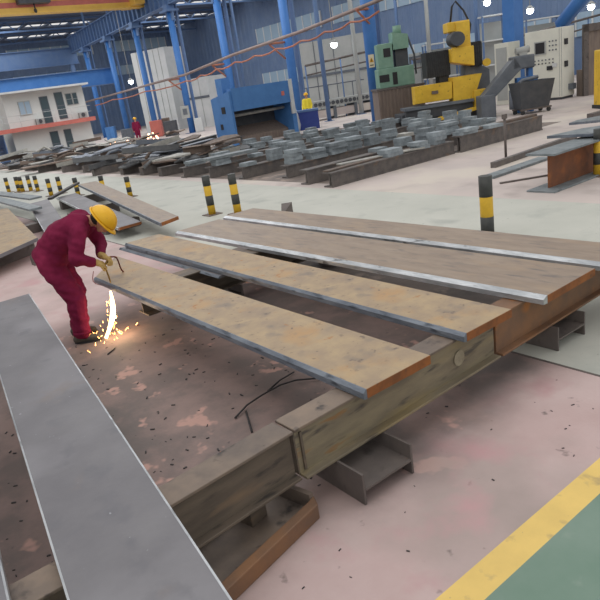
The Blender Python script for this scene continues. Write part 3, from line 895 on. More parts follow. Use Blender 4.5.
# molten stream and sparks
b = MB()
s0 = Vector((2.025, 6.33, .50)); s1 = on(106, 338, .01)
pts, rs = [], []
for i in range(13):
    u = i / 12
    p = s0.lerp(s1, u); p += rgt * (.05 * math.sin(u * PI))
    pts.append(p); rs.append(.010 + .024 * math.sin(min(1, u * 1.15) * PI * .9) ** 1 * (.6 + .4 * u))
b.tube(pts, rs, 8)
o = b.build('spark_stream', M['sparkhot']); tag(o, 'glowing stream of molten sparks falling from the cut to the floor', 'sparks', None, 'stuff')
b = MB()
for i in range(60):
    u = random.random() ** .6
    p = s0.lerp(s1, u) + Vector((random.gauss(0, .07) * u, random.gauss(0, .09) * u, 0))
    if random.random() < .45:
        p = s1 + Vector((random.gauss(.05, .14), random.gauss(-.05, .14), abs(random.gauss(0, .04))))
    p.z = max(p.z, .006)
    r = random.uniform(.002, .005)
    q = p + Vector((random.gauss(0, .012), random.gauss(0, .012), random.uniform(.01, .03)))
    b.tube([p, q], [r, r * .4], 5)
o = b.build('flying_sparks', M['spark']); tag(o, 'tiny orange sparks scattered round the worker shoes', 'sparks', None, 'stuff')
ld = bpy.data.lights.new('cutting_glow', 'POINT'); ld.energy = 5; ld.color = (1, .72, .45); ld.shadow_soft_size = .06
lo_ = bpy.data.objects.new('cutting_glow', ld); COL.objects.link(lo_); lo_.location = s0.lerp(s1, .6) + Vector((.06, -.08, 0))

# ---------------------------------------------------------------- left stacks of plates
def pp(pts, z): return [tuple(on(x, y, z)[:2]) for (x, y) in pts]
G4 = 'loose plates stacked beyond the worker'
edgeplate('long brown plate slanting past the helmet, topmost of the stack beyond the worker', [(4.40, 10.15), (4.86, 10.35), (6.35, 18.6), (5.85, 18.7)], [.34, .34, .46, .46], .06, M['brownplate'], M['cutedge'], [(3, .02, M['cutedge']), (0, .006, M['rustend'])], G4)
edgeplate('long grey plate under the brown plate, its end just beyond the helmet', [(4.05, 11.3), (4.55, 11.35), (5.6, 18.3), (5.0, 18.2)], [.24, .24, .28, .28], .05, M['greyplate'], M['cutedge'], [(3, .02, M['bright']), (0, .006, M['rustend'])], G4)
edgeplate('wide rusty brown plate behind the worker back', [(1.35, 10.55), (2.72, 11.75), (3.44, 17.0), (2.0, 17.0)], [.36, .36, .42, .42], .06, M['tan'], M['cutedge'], [(0, .006, M['greyplate'])], G4)
edgeplate('grey plate piece between the wide rusty plate and the long grey plate', [(3.05, 12.4), (3.62, 12.9), (4.62, 17.6), (4.05, 17.4)], [.22, .22, .36, .36], .05, M['greyplate'], M['cutedge'], [(3, .01, M['bright'])], G4)
pz = [on(0, 205, .45), on(0, 200, .45), on(36, 206, .40), on(34, 211, .40)]
def bar(label, p0, p1, w, h, mm, name='steel_bar', group=None, cat='bar'):
    p0, p1 = Vector(p0), Vector(p1)
    d = p1 - p0; L = d.length
    t = thing(name, label, cat, tuple(p0), 0, group)
    q = d.to_track_quat('X', 'Z').to_matrix().to_4x4()
    b = MB(); b.box(0, L, -w / 2, w / 2, 0, h, mtx=q)
    b.build('bar_body', mm, t, bevel=.004)
    return t
bar('grey flat bar on top of the stack, along the edge of the wide rusty plate', on(-18, 196, .42), on(36, 210, .40), .3, .05, M['greysteel'], group=G4)
bar('grey flat bar farthest back on the stack, below the row of bollards', on(-20, 192, .40), on(36, 199, .38), .35, .05, M['greysteel'], group=G4)
bar('dark angle bar slanting up to the top end of the long brown plate', on(50, 200, .34), on(78, 184, .40), .12, .06, M['wire'], group=G4)
bar('dark timber under the near end of the wide rusty plate', (1.2, 11.6, 0), (2.7, 12.4, 0), .25, .29, M['stub'], name='support_timber', group='supports of the loose stack')
bar('dark timber under the middle of the wide rusty plate', (1.6, 14.6, 0), (3.9, 14.9, 0), .3, .2, M['stub'], name='support_timber', group='supports of the loose stack')
bar('dark timber under the long grey plate by the helmet', (4.1, 12.3, 0), (4.9, 12.4, 0), .2, .18, M['stub'], name='support_timber', group='supports of the loose stack')
bar('dark timber under the far ends of the long plates', (4.9, 17.6, 0), (6.3, 17.5, 0), .25, .22, M['stub'], name='support_timber', group='supports of the loose stack')
bar('dark timber crossing under the two long plates', (4.3, 15, 0), (5.5, 15, 0), .25, .2, M['stub'], name='support_timber', group='supports of the loose stack')
# small offcuts near
o = on(45, 262, 0)
t = thing('steel_offcut', 'small dark angle offcut on the floor behind the worker', 'offcut', tuple(o))
b = MB(); b.box(-.2, .2, -.1, .1, 0, .015); b.box(-.2, .2, .085, .1, .015, .16); b.build('angle_body', M['stub'], t)
o = on(280, 213, 0)
t = thing('steel_offcut', 'dark pointed offcut peeping over the last plate', 'offcut', tuple(on(283, 216, 0)), .3)
b = MB(); b.slab([(-.18, -.1), (.2, -.1), (.16, .12)], 0, [.03, .22, .2]); b.build('wedge_body', M['stub'], t)

# ---------------------------------------------------------------- bollards
bolproto = None
def bollard(p, label, hgt=.82, r=.078, bands=4):
    t = thing('bollard', label, 'bollard', (p.x, p.y, 0), 0, 'striped bollards')
    b = MB(); b.tube([(0, 0, 0), (0, 0, hgt)], r, 18); b.build('post', M['bol_y'], t)
    for k in range(bands - 1, -1, -2):
        z0 = hgt * k / bands; z1 = hgt * (k + 1) / bands
        b = MB(); b.tube([(0, 0, z0), (0, 0, z1 + (.004 if k == bands - 1 else 0))], r * 1.02, 18); b.build('black_band', M['bol_k'], t)
    b = MB(); b.box(-.16, .16, -.16, .16, 0, .015); b.build('base_plate', M['scraprust'], t)
    return t
p = on(485, 176, .8); bollard(p, 'large black and yellow bollard beyond the last silver-edged plate', .8, .085, 3)
p = on(205, 176, .8); bollard(p, 'black and yellow bollard with base plate showing, left of a close pair', .8)
p = on(231, 174, .8); bollard(p, 'black and yellow bollard with base hidden by a plate, right of a close pair', .8)
p = on(598.5, 129, .8); bollard(p, 'black and yellow bollard beside the big rusty I-beam', .8)
small = [(5, 178), (15, 177), (19, 177), (27, 176), (34, 176), (47, 179), (57, 177), (74, 178), (100, 176), (126, 177)]
lb = ['leftmost of the bollard row beyond the stack', 'second from the left end of the bollard row', 'third from the left end of the bollard row', 'fourth from the left end of the bollard row',
      'fifth from the left end of the bollard row', 'sixth from the left end of the bollard row', 'seventh from the left end of the bollard row', 'at the top end of the long brown plate',
      'behind the upper part of the long brown plate', 'behind the middle of the long brown plate']
for (q, l) in zip(small, lb):
    p = on(q[0], q[1], .56); bollard(p, 'striped bollard ' + l, .56, .07)

# ---------------------------------------------------------------- rusty I-beam and bars by the walkway
t = thing('i_beam', 'big I-beam with rust-orange web lying beside the walkway', 'beam', (9.5, 5.86, 0), 0)
LB = 6.0
# the beam's cut end faces the walkway
b = MB(); b.box(0, LB, -.02, .02, .03, .6); b.build('web', M['rustweb'], t)
b = MB(); b.box(-.25, LB, -.26, .26, .6, .635); b.build('top_flange', M['greysteel'], t, bevel=.004)
b = MB(); b.box(-.25, LB, -.26, .26, 0, .03); b.build('bottom_flange', M['greysteel'], t, bevel=.004)
p = on(575, 133, .70)
edgeplate('grey plate lying across the big rusty I-beam', pp([(547, 136), (600, 133), (640, 120), (583, 128)], .72), .72, .05, M['greysteel'], M['cutedge'], [(0, .01, M['cutedge'])], 'plates by the big I-beam')
t = bar('short block between the big I-beam and the plate across it', (11.2, 5.86, .636), (11.6, 5.86, .636), .2, .035, M['stub'], name='support_block', cat='block')
edgeplate('grey plate lying on the floor past the big I-beam', pp([(569, 123), (640, 116), (650, 106), (577, 120)], .3), .3, .06, M['greysteel'], M['cutedge'], [(0, .01, M['cutedge'])], 'plates by the big I-beam')
p0 = on(590, 122, 0)
bar('dark block under the floor plate past the I-beam', (p0.x, p0.y, 0), (p0.x + .8, p0.y, 0), .2, .235, M['stub'], name='support_block', cat='block')
bar('long dark flat bar on the floor running to the big I-beam', on(493, 168, 0), on(575, 139, 0), .12, .12, M['rack'])
bar('grey floor channel beside the long dark flat bar', on(487, 179, 0), on(545, 159, 0), .3, .05, M['greysteel'])
bar('thin dark rod on the walkway edge near the black bollard', on(500, 184, 0), on(548, 176, 0), .05, .03, M['stub'], name='steel_rod', cat='rod')
o = on(506, 160, 0)
t = thing('marker_post', 'thin dark marker post standing before the long rack beam', 'post', tuple(o))
b = MB(); b.tube([(0, 0, 0), (0, 0, .95)], .028, 8); b.build('post_shaft', M['stub'], t)
b = MB(); b.box(-.12, .12, -.12, .12, 0, .02); b.build('base_plate', M['stub'], t)
b = MB(); b.box(-.06, .06, -.03, .03, .9, 1.0); b.build('post_head', M['stub'], t)
p = on(611, 108, 0)
t = thing('guard_cover', 'yellow machine guard cover at the frame edge past the cream cabinet', 'cover', (p.x, p.y, 0), FACE)
b = MB(); b.prism([(0, 0), (.8, 0), (.8, 1.9), (.35, 1.9), (0, 1.2)], -.2, 1.2); b.build('cover_body', M['yellow'], t, bevel=.03)
b = MB(); b.box(-.24, 1.2, -.03, .83, 0, .12); b.build('black_skirt', M['black'], t)

# ---------------------------------------------------------------- racks with stacked blocks
def rack(y, x0, x1, label, hh=.33, wid=.32):
    t = thing('storage_rack', label, 'rack', (x0, y, 0), 0, 'rack beams along the walkway')
    L = x1 - x0
    b = MB(); b.box(0, L, -wid / 2, wid / 2, hh - .03, hh); b.build('top_flange', M['rack'], t)
    b = MB(); b.box(0, L, -wid / 2, wid / 2, 0, .03); b.build('bottom_flange', M['rack'], t)
    b = MB(); b.box(.05, L, -.02, .02, .03, hh - .03); b.box(.0, L, -wid / 2 + .02, -wid / 2 + .05, .03, hh - .03); b.build('web', M['rack'], t)
    return hh
RK = 'blue-grey blocks on the racks'
rn = random.Random(11)
protos = []
for (w, d, h) in ((.5, .36, .085), (.4, .32, .10), (.58, .34, .075), (.36, .36, .09)):
    b = MB()
    c = .06
    b.slab([(-w / 2 + c, -d / 2), (w / 2, -d / 2), (w / 2, d / 2 - c), (w / 2 - c, d / 2), (-w / 2, d / 2), (-w / 2, -d / 2 + c)], 0, h)
    protos.append((b.mesh('steel_block', M['block']), h, w))
def stack(x, y, z, n, where, k):
    j = rn.randrange(4)
    for i in range(n):
        me, h, w = protos[j]
        o = bpy.data.objects.new('steel_block', me); COL.objects.link(o)
        o.location = (x + rn.uniform(-.04, .04), y + rn.uniform(-.04, .04), z); o.rotation_euler = (0, 0, rn.uniform(-.15, .15) + (PI if rn.random() < .5 else 0))
        z += h + .002
        lev = 'topmost' if i == n - 1 else ('bottom one' if i == 0 else ORD[n - 1 - i] + ' from top')
        tag(o, 'blue-grey block, %s of the %s stack on the %s' % (lev, ORD[k], where), 'steel block', RK)
h = rack(10.85, 8.85, 13.05, 'first long rack beam at the walkway, its open end facing the bollards')
rack(10.75, 13.2, 16.9, 'rack beam continuing past the gap toward the bin', .42)
rack(11.9, 9.0, 14.5, 'second rack beam right behind the first', .35)
rack(13.5, 9.6, 14.5, 'third rack beam carrying tall blue-grey stacks')
rack(15.2, 9.3, 14.0, 'fourth rack beam with low stacks at its end')
rack(16.9, 9.2, 14.5, 'fifth rack beam with a flat plate on its end')
rack(18.4, 9.1, 14.0, 'sixth rack beam next to the dark scrap rows')
k = 0
for (y, xs, ns, w) in ((13.5, (9.95, 10.7, 11.4, 12.1, 12.8, 13.6), (4, 3, 4, 4, 3, 3), 'third rack'), (15.2, (9.6, 10.5, 11.4, 12.3, 13.2), (1, 3, 4, 2, 3), 'fourth rack'),
                       (16.9, (9.7, 11.0, 12.2, 13.6), (2, 1, 3, 2), 'fifth rack'), (11.9, (11.5, 12.4, 13.4, 14.2), (1, 2, 3, 4), 'second rack'),
                       (10.75, (13.6, 14.6), (2, 1), 'rack past the gap'), (18.4, (9.6, 10.6, 11.8, 13), (2, 3, 1, 2), 'sixth rack'), (10.85, (10.9, 11.9, 12.6), (2, 2, 3), 'first rack')):
    z = .42 if w == 'rack past the gap' else (.35 if w == 'second rack' else .33)
    for k, (x, n) in enumerate(zip(xs, ns)): stack(x, y + rn.uniform(-.05, .05), z, n, w, k)
# ground stacks behind the racks
k = 0
for (x, y, n, w) in ((15.3, 14.0, 6, 'floor'), (16.1, 13.4, 6, 'floor'), (16.6, 12.6, 5, 'floor'), (15.6, 12.5, 3, 'floor'), (17.4, 13.6, 5, 'floor'), (18.3, 13.5, 3, 'floor')):
    stack(x, y, 0, n, 'floor behind the racks', k); k += 1
for (y, x0, x1, l) in ((20.3, 12.9, 19.5, 'low rack beam before the blue press, second from its foot'), (22.3, 12.9, 18.5, 'low rack beam by the blue press, right at its foot'), (18.6, 14.3, 20.0, 'low sixth rack beam, continuing behind the sixth rack'),
                       (16.9, 14.8, 20.0, 'low fifth rack beam, continuing behind the fifth rack'), (15.0, 14.6, 19.4, 'low rack beam by the ribbed bin')):
    rack(y, x0, x1, l, .22)
for (y, xs, ns, w) in ((20.3, (13.3, 14.2, 15.1, 16.0, 17.2, 18.2, 19.0), (3, 2, 4, 3, 2, 3, 2), 'low rack before the press'), (22.3, (13.2, 14.3, 15.2, 16.4, 17.6), (2, 3, 2, 3, 2), 'low rack by the press'),
                       (18.6, (14.7, 15.6, 16.4, 17.3, 18.2, 19.3), (3, 4, 2, 4, 3, 2), 'low sixth rack'), (16.9, (15.2, 16.0, 17.0, 18.0, 19.0), (4, 3, 4, 3, 4), 'low fifth rack'),
                       (15.0, (16.4, 17.2, 18.2, 19.0), (5, 3, 4, 3), 'low rack by the bin')):
    for k, (x, n) in enumerate(zip(xs, ns)): stack(x, y + rn.uniform(-.05, .05), .222, n, w, k)
# plates and bars lying on the racks
bar('long brown flat bar lying along the first rack beam', (8.9, 10.95, .332), (12.4, 11.1, .332), .2, .035, M['scraprust'])
bar('pale flat bar lying across the first rack beam', (9.6, 11.3, .355), (11.9, 10.75, .345), .25, .03, M['scrappale'])
bar('long brown bar lying on the rack past the gap', (13.4, 10.95, .422), (16.8, 10.8, .422), .2, .06, M['scraprust'])
bar('pale flat plate lying behind the rack past the gap', (15.0, 11.6, .3), (17.0, 11.5, .3), .8, .04, M['scrappale'], name='steel_plate', cat='plate')
bar('dark bearer under the pale flat plate behind the racks', (15.2, 11.5, 0), (16.8, 11.45, 0), .4, .297, M['stub'], name='support_block', cat='block')
bar('grey slab lying on the end of the fifth rack', (9.2, 16.95, .515), (10.9, 16.9, .515), .5, .08, M['greysteel'])
bar('round pale coil base on the third rack', (14.0, 13.5, .335), (14.4, 13.5, .335), .4, .1, M['scrappale'], name='steel_ring', cat='ring')

# scrap rows
def scrap_mesh(kind, rn):
    b = MB()
    L = rn.uniform(.7, 2.2)
    if kind == 0:
        b.box(-L / 2, L / 2, -.1, .1, 0, .02); b.box(-L / 2, L / 2, -.1, -.08, 0, .2)
    elif kind == 1:
        b.box(-L / 2, L / 2, -.15, .15, .0, .02); b.box(-L / 2, L / 2, -.15, .15, .22, .24); b.box(-L / 2, L / 2, -.01, .01, .02, .22)
    elif kind == 2:
        w = rn.uniform(.2, .45)
        b.slab([(-L / 2, -w), (L / 2 - .2, -w * .8), (L / 2, w * .3), (L / 4, w), (-L / 2 + .1, w * .8)], [0, 0, .05, .1, 0], [.05, .05, .1, .15, .05])
    elif kind == 3:
        pts = [(-L / 2, 0, .1), (-L / 4, .2, .22), (0, -.1, .3), (L / 4, .15, .2), (L / 2, 0, .06)]
        b.tube(pts, .06, 6)
    else:
        nx, ny = 6, 4
        v = [((i / (nx - 1) - .5) * L * .8, (j / (ny - 1) - .5) * .7, .08 + rn.uniform(0, .16)) for j in range(ny) for i in range(nx)]
        v2 = [(x, y, z - .05) for (x, y, z) in v]
        n = len(v)
        fs = [(j * nx + i, j * nx + i + 1, (j + 1) * nx + i + 1, (j + 1) * nx + i) for j in range(ny - 1) for i in range(nx - 1)]
        fs2 = [tuple(n + q for q in reversed(f)) for f in fs]
        per = [i for i in range(nx)] + [j * nx + nx - 1 for j in range(1, ny)] + [(ny - 1) * nx + i for i in range(nx - 2, -1, -1)] + [j * nx for j in range(ny - 2, 0, -1)]
        fs3 = [(per[(i + 1) % len(per)], per[i], n + per[i], n + per[(i + 1) % len(per)]) for i in range(len(per))]
        b.add(v + v2, fs + fs2 + fs3)
    return b
SN = [('scrap_angle', 'angle bar'), ('scrap_channel', 'I-section offcut'), ('scrap_plate', 'bent plate offcut'), ('scrap_pipe', 'crooked pipe'), ('scrap_sheet', 'crumpled sheet')]
CN = [('scrapdark', 'dark grey'), ('scraprust', 'rusty brown'), ('scrapblue', 'bluish'), ('scrappale', 'pale'), ('scrapdark', 'dark grey')]
rows = [20.2, 21.8, 23.6, 25.6, 28.0, 30.5, 33.5, 37.0, 41.0]
for ri, y in enumerate(rows):
    x0 = 8.9 + rn.uniform(-.2, .3)
    x1 = 15.0 if y > 28 else 12.6
    base = MB(); base.box(0, x1 - x0, -.16, .16, 0, .3)
    t = thing('scrap_bearer', 'dark bearer beam under the %s scrap row past the racks' % ORD[ri], 'beam', (x0, y, 0), rn.uniform(-.04, .04), 'bearers of the scrap rows')
    base.build('bearer_body', M['rack'], t)
    x = x0 + .4; i = 0
    while x < x1:
        for lay in range(3 if rn.random() < .3 else (2 if rn.random() < .8 else 1)):
            kd = rn.choice((0, 0, 1, 2, 2, 2, 3, 4)); cn = rn.choice(CN)
            b = scrap_mesh(kd, rn)
            o = b.build(SN[kd][0], M[cn[0]])
            o.location = (x, y + rn.uniform(-.45, .45), .305 + lay * .24); o.rotation_euler = (rn.uniform(-.1, .1), rn.uniform(-.12, .12), rn.uniform(-.6, .6))
            tag(o, '%s %s, number %s along the %s scrap row%s' % (cn[1], SN[kd][1], ('one two three four five six seven eight nine ten eleven twelve'.split())[min(i, 11)], ORD[ri], ['', ', upper layer', ', topmost layer'][lay]), 'scrap', 'scrap pieces in rows past the racks')
        x += rn.uniform(.75, 1.25); i += 1
# long sheets before the office
for i, (x0, y0, x1, y1, z, mm, l) in enumerate(((9.0, 36, 14, 35.5, .33, 'scrappale', 'long pale plate on the heap before the office'), (8.5, 39, 13.5, 38.6, .33, 'scrapdark', 'long dark plate on the heap before the office'),
                                              (9.0, 43.5, 15, 43, .02, 'scraprust', 'long rusty plate nearest the office doors'), (8.0, 33.6, 12.5, 33, .33, 'scraprust', 'long rusty plate behind the row of bollards'))):
    bar(l, (x0, y0, z), (x1, y1, z + .02), 1.1, .06, M[mm], name='steel_plate', cat='plate', group='long sheets on the heap')

# ---------------------------------------------------------------- machines
# blue press
t = thing('sheet_press', 'big blue steel press frame with an open dark mouth', 'machine', (15.5, 25.2, 0), math.radians(2))
L_, D_, Hh = 3.75, 1.6, 2.5
b = MB()
b.slab([(0, 0), (.12, 0), (.12, D_), (0, D_)], 0, [Hh - .05, Hh - .05, Hh - .3, Hh - .3]); lp = b.build('side_panel', M['blue'], t)
b = MB(); b.box(-.02, 0, .5, .8, 1.5, 1.8); b.box(-.02, 0, .9, 1.1, .8, 1.05); b.build('slot_opening', M['ink'], lp)
b = MB(); b.box(L_ - .25, L_, 0, D_, 0, Hh); b.build('side_panel', M['blue'], t)
b = MB(); b.box(.12, L_ - .25, -.05, .3, 1.55, Hh + .05); fp = b.build('front_panel', M['blue'], t)
b = MB(); b.box(2.95, 3.12, -.07, -.05, 1.9, 2.1); b.build('red_label', M['salmon'], fp)
b = MB(); b.box(.12, L_ - .25, .3, D_, Hh - .35, Hh - .25); b.build('top_cover', M['blue'], t)
b = MB(); b.box(.12, L_ - .25, D_ - .15, D_, 0, Hh - .35); b.build('back_panel', M['darkgrey'], t)
b = MB(); b.tube([(.12, .6, 1.35), (L_ - .25, .6, 1.35)], .07, 10); b.build('roller', M['scrappale'], t)
b = MB(); b.slab([(.12, .5), (L_ - .25, .5), (L_ - .25, 1.45), (.12, 1.45)], 0, [.35, .35, .8, .8]); b.build('feed_table', M['brownrib'], t)
b = MB(); b.box(L_ - .3, L_ - .1, -.1, 0, 1.0, 2.6); b.build('white_cover', M['white'], t)
b = MB(); b.box(.1, .55, .6, 1.1, Hh - .3, Hh + .55); b.build('motor_housing', M['blue'], t)

# blue crate, white bag, second person
p = on(306, 130, 0)
t = thing('blue_crate', 'dark blue crate beside the blue press', 'crate', (p.x, p.y, 0), FACE)
b = MB(); b.box(-.45, .75, 0, .8, 0, .95); b.build('crate_body', mat('navy_paint', (44, 62, 130), (54, 70, 136), 3, .6), t)
b = MB(); b.box(-.48, .78, -.03, .83, .9, 1.0); b.build('rim_band', M['blue3'], t)
p = on(293, 132, 0)
t = thing('white_sack', 'white draped sack beside the right leg of the blue press', 'sack', (p.x, p.y, 0), FACE)
b = MB()
prof = [(.0, .40), (.3, .42), (.8, .36), (1.3, .28), (1.6, .16), (1.7, .04)]
v = []; nu = 14
for j, (z, r) in enumerate(prof):
    for i in range(nu):
        a = 2 * PI * i / nu; rr = r * (1 + .14 * math.sin(i * 2.3 + j))
        v.append((rr * math.cos(a), rr * .7 * math.sin(a), z))
fs = [(j * nu + i, j * nu + (i + 1) % nu, (j + 1) * nu + (i + 1) % nu, (j + 1) * nu + i) for j in range(len(prof) - 1) for i in range(nu)]
b.add(v, fs + [tuple(range((len(prof) - 1) * nu, len(prof) * nu))], True); b.build('sack_body', M['white'], t)

def standing(label, p, rz, top, mm_top, mm_leg, hel):
    s = 1.0
    segs = [((0, -.1, .9), .12, (0, -.1, .48), .08), ((0, -.1, .48), .078, (0, -.1, .08), .055), ((0, .1, .9), .12, (0, .1, .48), .08), ((0, .1, .48), .078, (0, .1, .08), .055)]
    arm = [((0, -.2, 1.42), .07, (0, -.27, 1.12), .055), ((0, -.27, 1.12), .052, (.12, -.26, .88), .04), ((0, .2, 1.42), .07, (0, .27, 1.12), .055), ((0, .27, 1.12), .052, (.15, .25, .9), .04)]
    tor = [((0, -.07, .95), .13, (0, -.1, 1.38), .13), ((0, .07, .95), .13, (0, .1, 1.38), .13), ((0, -.15, 1.43), .08, (0, .15, 1.43), .08)]
    head = [((0, 0, 1.45), .06, (0.01, 0, 1.6), .06)]
    inn = lambda S: [(a, r - .02, b_, q - .02) for (a, r, b_, q) in S]
    o = blob('person', inn(segs + arm + tor) + head + [((.05, -.1, .05), .045, (.14, -.1, .035), .04), ((.05, .1, .05), .045, (.14, .1, .035), .04), ((0, -.1, .1), .04, (.05, -.1, .05), .045), ((0, .1, .1), .04, (.05, .1, .05), .045),
                                                       ((.12, -.26, .88), .032, (.18, -.26, .8), .028), ((.15, .25, .9), .032, (.2, .25, .82), .028)],
             M['skin'], None, .02, 3, extra=[((.02, 0, 1.66), (.095, .08, .115)), ((.11, 0, 1.65), (.02, .016, .022))])
    o.location = p; o.rotation_euler = (0, 0, rz); tag(o, label, 'person')
    blob('jacket', tor + arm, mm_top, o, .02, 3); blob('trousers', segs + [((0, -.07, .93), .13, (0, .07, .93), .13)], mm_leg, o, .02, 3)
    helmet(o, Vector((.01, 0, 1.70)), 0, .125, 1)
    for yy in (-.1, .1):
        b = MB(); b.box(-.08, .19, yy - .05, yy + .05, 0, .08); b.build('shoe', M['black'], o, bevel=.02)
    return o
p = on(140, 143, 0); p.z = 0
standing('small distant person in maroon overalls and yellow helmet before the crane columns', p, FACE - 1.2, 0, M['maroon'], M['maroon'], 1)
p = at(309, 118, 36); p.z = 0
standing('distant person in yellow vest and helmet standing behind the blue crate', p, FACE - 2.0, 0, M['vest'], M['darkgrey'], 1)

# roller conveyor
p0, p1 = on(314, 122, 0), on(376, 111, 0)
d = p1 - p0; L = d.length
t = thing('roller_conveyor', 'long grey roller conveyor with a row of dark roller ends', 'conveyor', (p0.x, p0.y, 0), math.atan2(d.y, d.x))
b = MB(); b.box(0, L, 0, 1.2, .75, 1.15); b.build('side_frame', M['grey_panel'], t)
b = MB(); b.box(0, L, .1, 1.1, .15, .6); b.build('base_cabinet', M['pale'], t)
for x in (.1, L / 3, 2 * L / 3, L - .3):
    b = MB(); b.box(x, x + .2, .05, 1.15, 0, .75); b.build('support_leg', M['machgrey'], t)
for k in range(14):
    x = .25 + k * (L - .5) / 13
    b = MB(); b.tube([(x, -.05, .95), (x, 1.2, .95)], .12, 10); b.build('roller', M['darkgrey'], t)
b = MB()
for x in (.3, L * .4, L * .8): b.box(x, x + .05, 1.15, 1.2, 1.15, 2.0)
b.tube([(0, 1.18, 2.0), (L, 1.18, 2.0)], .035, 6); b.build('guard_rail', M['machgrey'], t)

# brown ribbed bin and green machine
p = on(403, 124, 0)
t = thing('ribbed_bin', 'rust-brown ribbed steel bin below the green machine', 'bin', (p.x, p.y, 0), FACE)
b = MB(); b.box(-.95, 1.05, 0, 1.6, 0, 1.55); b.build('bin_body', M['brownrib'], t)
b = MB()
for k in range(13): b.box(-.93 + k * .16, -.88 + k * .16, -.05, 0, .05, 1.5)
b.build('rib_strips', M['brownrib'], t)
b = MB(); b.box(-1.0, 1.1, -.06, 1.65, 1.5, 1.58); b.build('rim_band', M['stub'], t)
p2 = p
t = thing('milling_machine', 'pale green milling machine rising above the ribbed bin', 'machine', (p.x, p.y, 1.58), FACE)
b = MB(); b.box(-.8, .75, .3, 1.3, 0, .8); b.build('machine_base', M['green_m'], t, bevel=.03)
b = MB(); b.box(-.75, -.1, .35, 1.1, .8, 1.8); b.build('control_box', M['green_m'], t, bevel=.03)
b = MB(); b.box(.05, .6, .6, 1.2, .8, 1.5); b.build('column_body', M['darkgrey'], t)
b = MB(); b.slab([(-.05, .4), (.62, .4), (.62, 1.25), (-.05, 1.25)], 1.5, [2.2, 2.05, 2.05, 2.2]); b.tube([(.25, .8, 2.1), (.25, .8, 2.45)], .18, 12); b.build('spindle_head', M['green_m'], t)
b = MB(); b.box(-.78, -.35, .28, .31, .25, .55); b.box(-.2, 0, .28, .31, .1, .6); b.build('panel_buttons', M['ink'], t)
b = MB(); b.tube([(.6, .5, 2.0), (.85, .5, 1.2), (.85, .4, .4)], .04, 6); b.build('coolant_pipe', M['darkgrey'], t)
b = MB(); b.box(-.5, -.2, .33, .36, 1.25, 1.6); b.build('display_window', M['ink'], t)
# warning sign on column 2
c = cols[1]
dv = (EYE - Vector((c[0], c[1], H))).normalized()
pc = at(371.5, 61, Vector((c[0], c[1], 0)).dot(FLAT) - .36)
t = thing('warning_sign', 'small pale sign with amber triangle on the blue column', 'sign', tuple(pc), FACE)
b = MB(); b.box(-.13, .13, 0, .02, -.28, .28); b.build('sign_panel', M['sign'], t)
b = MB(); b.add([(-.1, -.004, -.05), (.1, -.004, -.05), (0, -.004, .17)], [(0, 1, 2)]); b.build('triangle_mark', M['signmark'], t)
b = MB(); b.box(-.012, .012, -.008, -.004, .0, .09); b.box(-.012, .012, -.008, -.004, -.035, -.015); b.box(-.08, .08, -.006, -.003, -.2, -.16); b.build('printed_mark', M['ink'], t)
# grey box low on column 5
c = cols[4]
pc = at(185, 110, Vector((c[0], c[1], 0)).dot(FLAT) - .36)
t = thing('switch_box', 'grey electrical box on the blue crane column', 'box', tuple(pc), FACE)
b = MB(); b.box(-.3, .3, -.15, .1, -.6, .3); b.build('box_body', M['grey_panel'], t)
b = MB(); b.box(-.16, .16, -.17, -.15, -.35, .1); b.build('box_door', M['machgrey'], t)

# yellow drilling machine
p = on(440, 123, 0)
t = thing('drilling_machine', 'yellow drilling machine with black bellows and yellow chip trays', 'machine', (p.x, p.y, 0), FACE)
t.scale = (1, 1, .92)
def part(name, mm, f, bevel=0, parent=None):
    b = MB(); f(b); return b.build(name, mm, parent or t, bevel=bevel)
part('machine_bed', M['darkgrey'], lambda b: (b.box(-1.5, 1.9, 0, 1.6, 0, .55), b.box(-1.4, 1.3, -.25, 0, .3, .75)), .02)
part('bed_top', M['machgrey'], lambda b: b.box(-1.45, 1.3, -.4, .5, .72, .84))
part('chip_tray', M['yellow'], lambda b: b.prism([(-.15, .95), (.4, .9), (.4, 1.65), (-.25, 1.65)], -.95, .52))
part('chip_tray', M['yellow'], lambda b: b.add([(.55, -.2, .75), (1.35, -.2, .75), (1.7, -.3, 1.8), (.55, -.3, 1.8), (.55, .5, .75), (1.35, .5, .75), (1.7, .5, 1.8), (.55, .5, 1.8)],
                                               [(0, 1, 2, 3), (5, 4, 7, 6), (1, 5, 6, 2), (4, 0, 3, 7), (3, 2, 6, 7), (4, 5, 1, 0)]))
part('tray_label', M['scraprust'], lambda b: b.box(-.3, -.05, -.26, -.2, 1.25, 1.38))
def bellow(b, x0, x1, z0, z1, y0=.3, y1=1.1):
    n = int((x1 - x0) / .08)
    for i in range(n):
        a = x0 + (x1 - x0) * i / n; c = x0 + (x1 - x0) * (i + 1) / n; m_ = (a + c) / 2
        b.box(a, m_, y0, y1, z0, z1); b.box(m_, c, y0 + .03, y1 - .03, z0 + .03, z1 - .03)
part('bellows', M['black'], lambda b: bellow(b, -.3, .65, 1.9, 2.95))
part('bellows', M['black'], lambda b: bellow(b, 1.5, 1.95, 2.1, 3.1))
part('bellows', M['black'], lambda b: b.box(.2, .6, .4, 1.0, 1.6, 2.0))
part('drill_head', M['yellow'], lambda b: (b.box(.9, 1.45, .1, .9, 2.6, 3.95), b.slab([(.62, -.1), (1.5, -.1), (1.5, .9), (.62, .9)], [2.4, 2.15, 2.15, 2.4], 2.95)), .03)
part('spindle_motor', M['darkgrey'], lambda b: b.tube([(.85, -.25, 3.3), (.85, .3, 3.3)], [.28, .32], 18))
part('top_cap', M['yellow'], lambda b: b.box(.6, 1.48, .2, .9, 3.6, 4.0), .04)
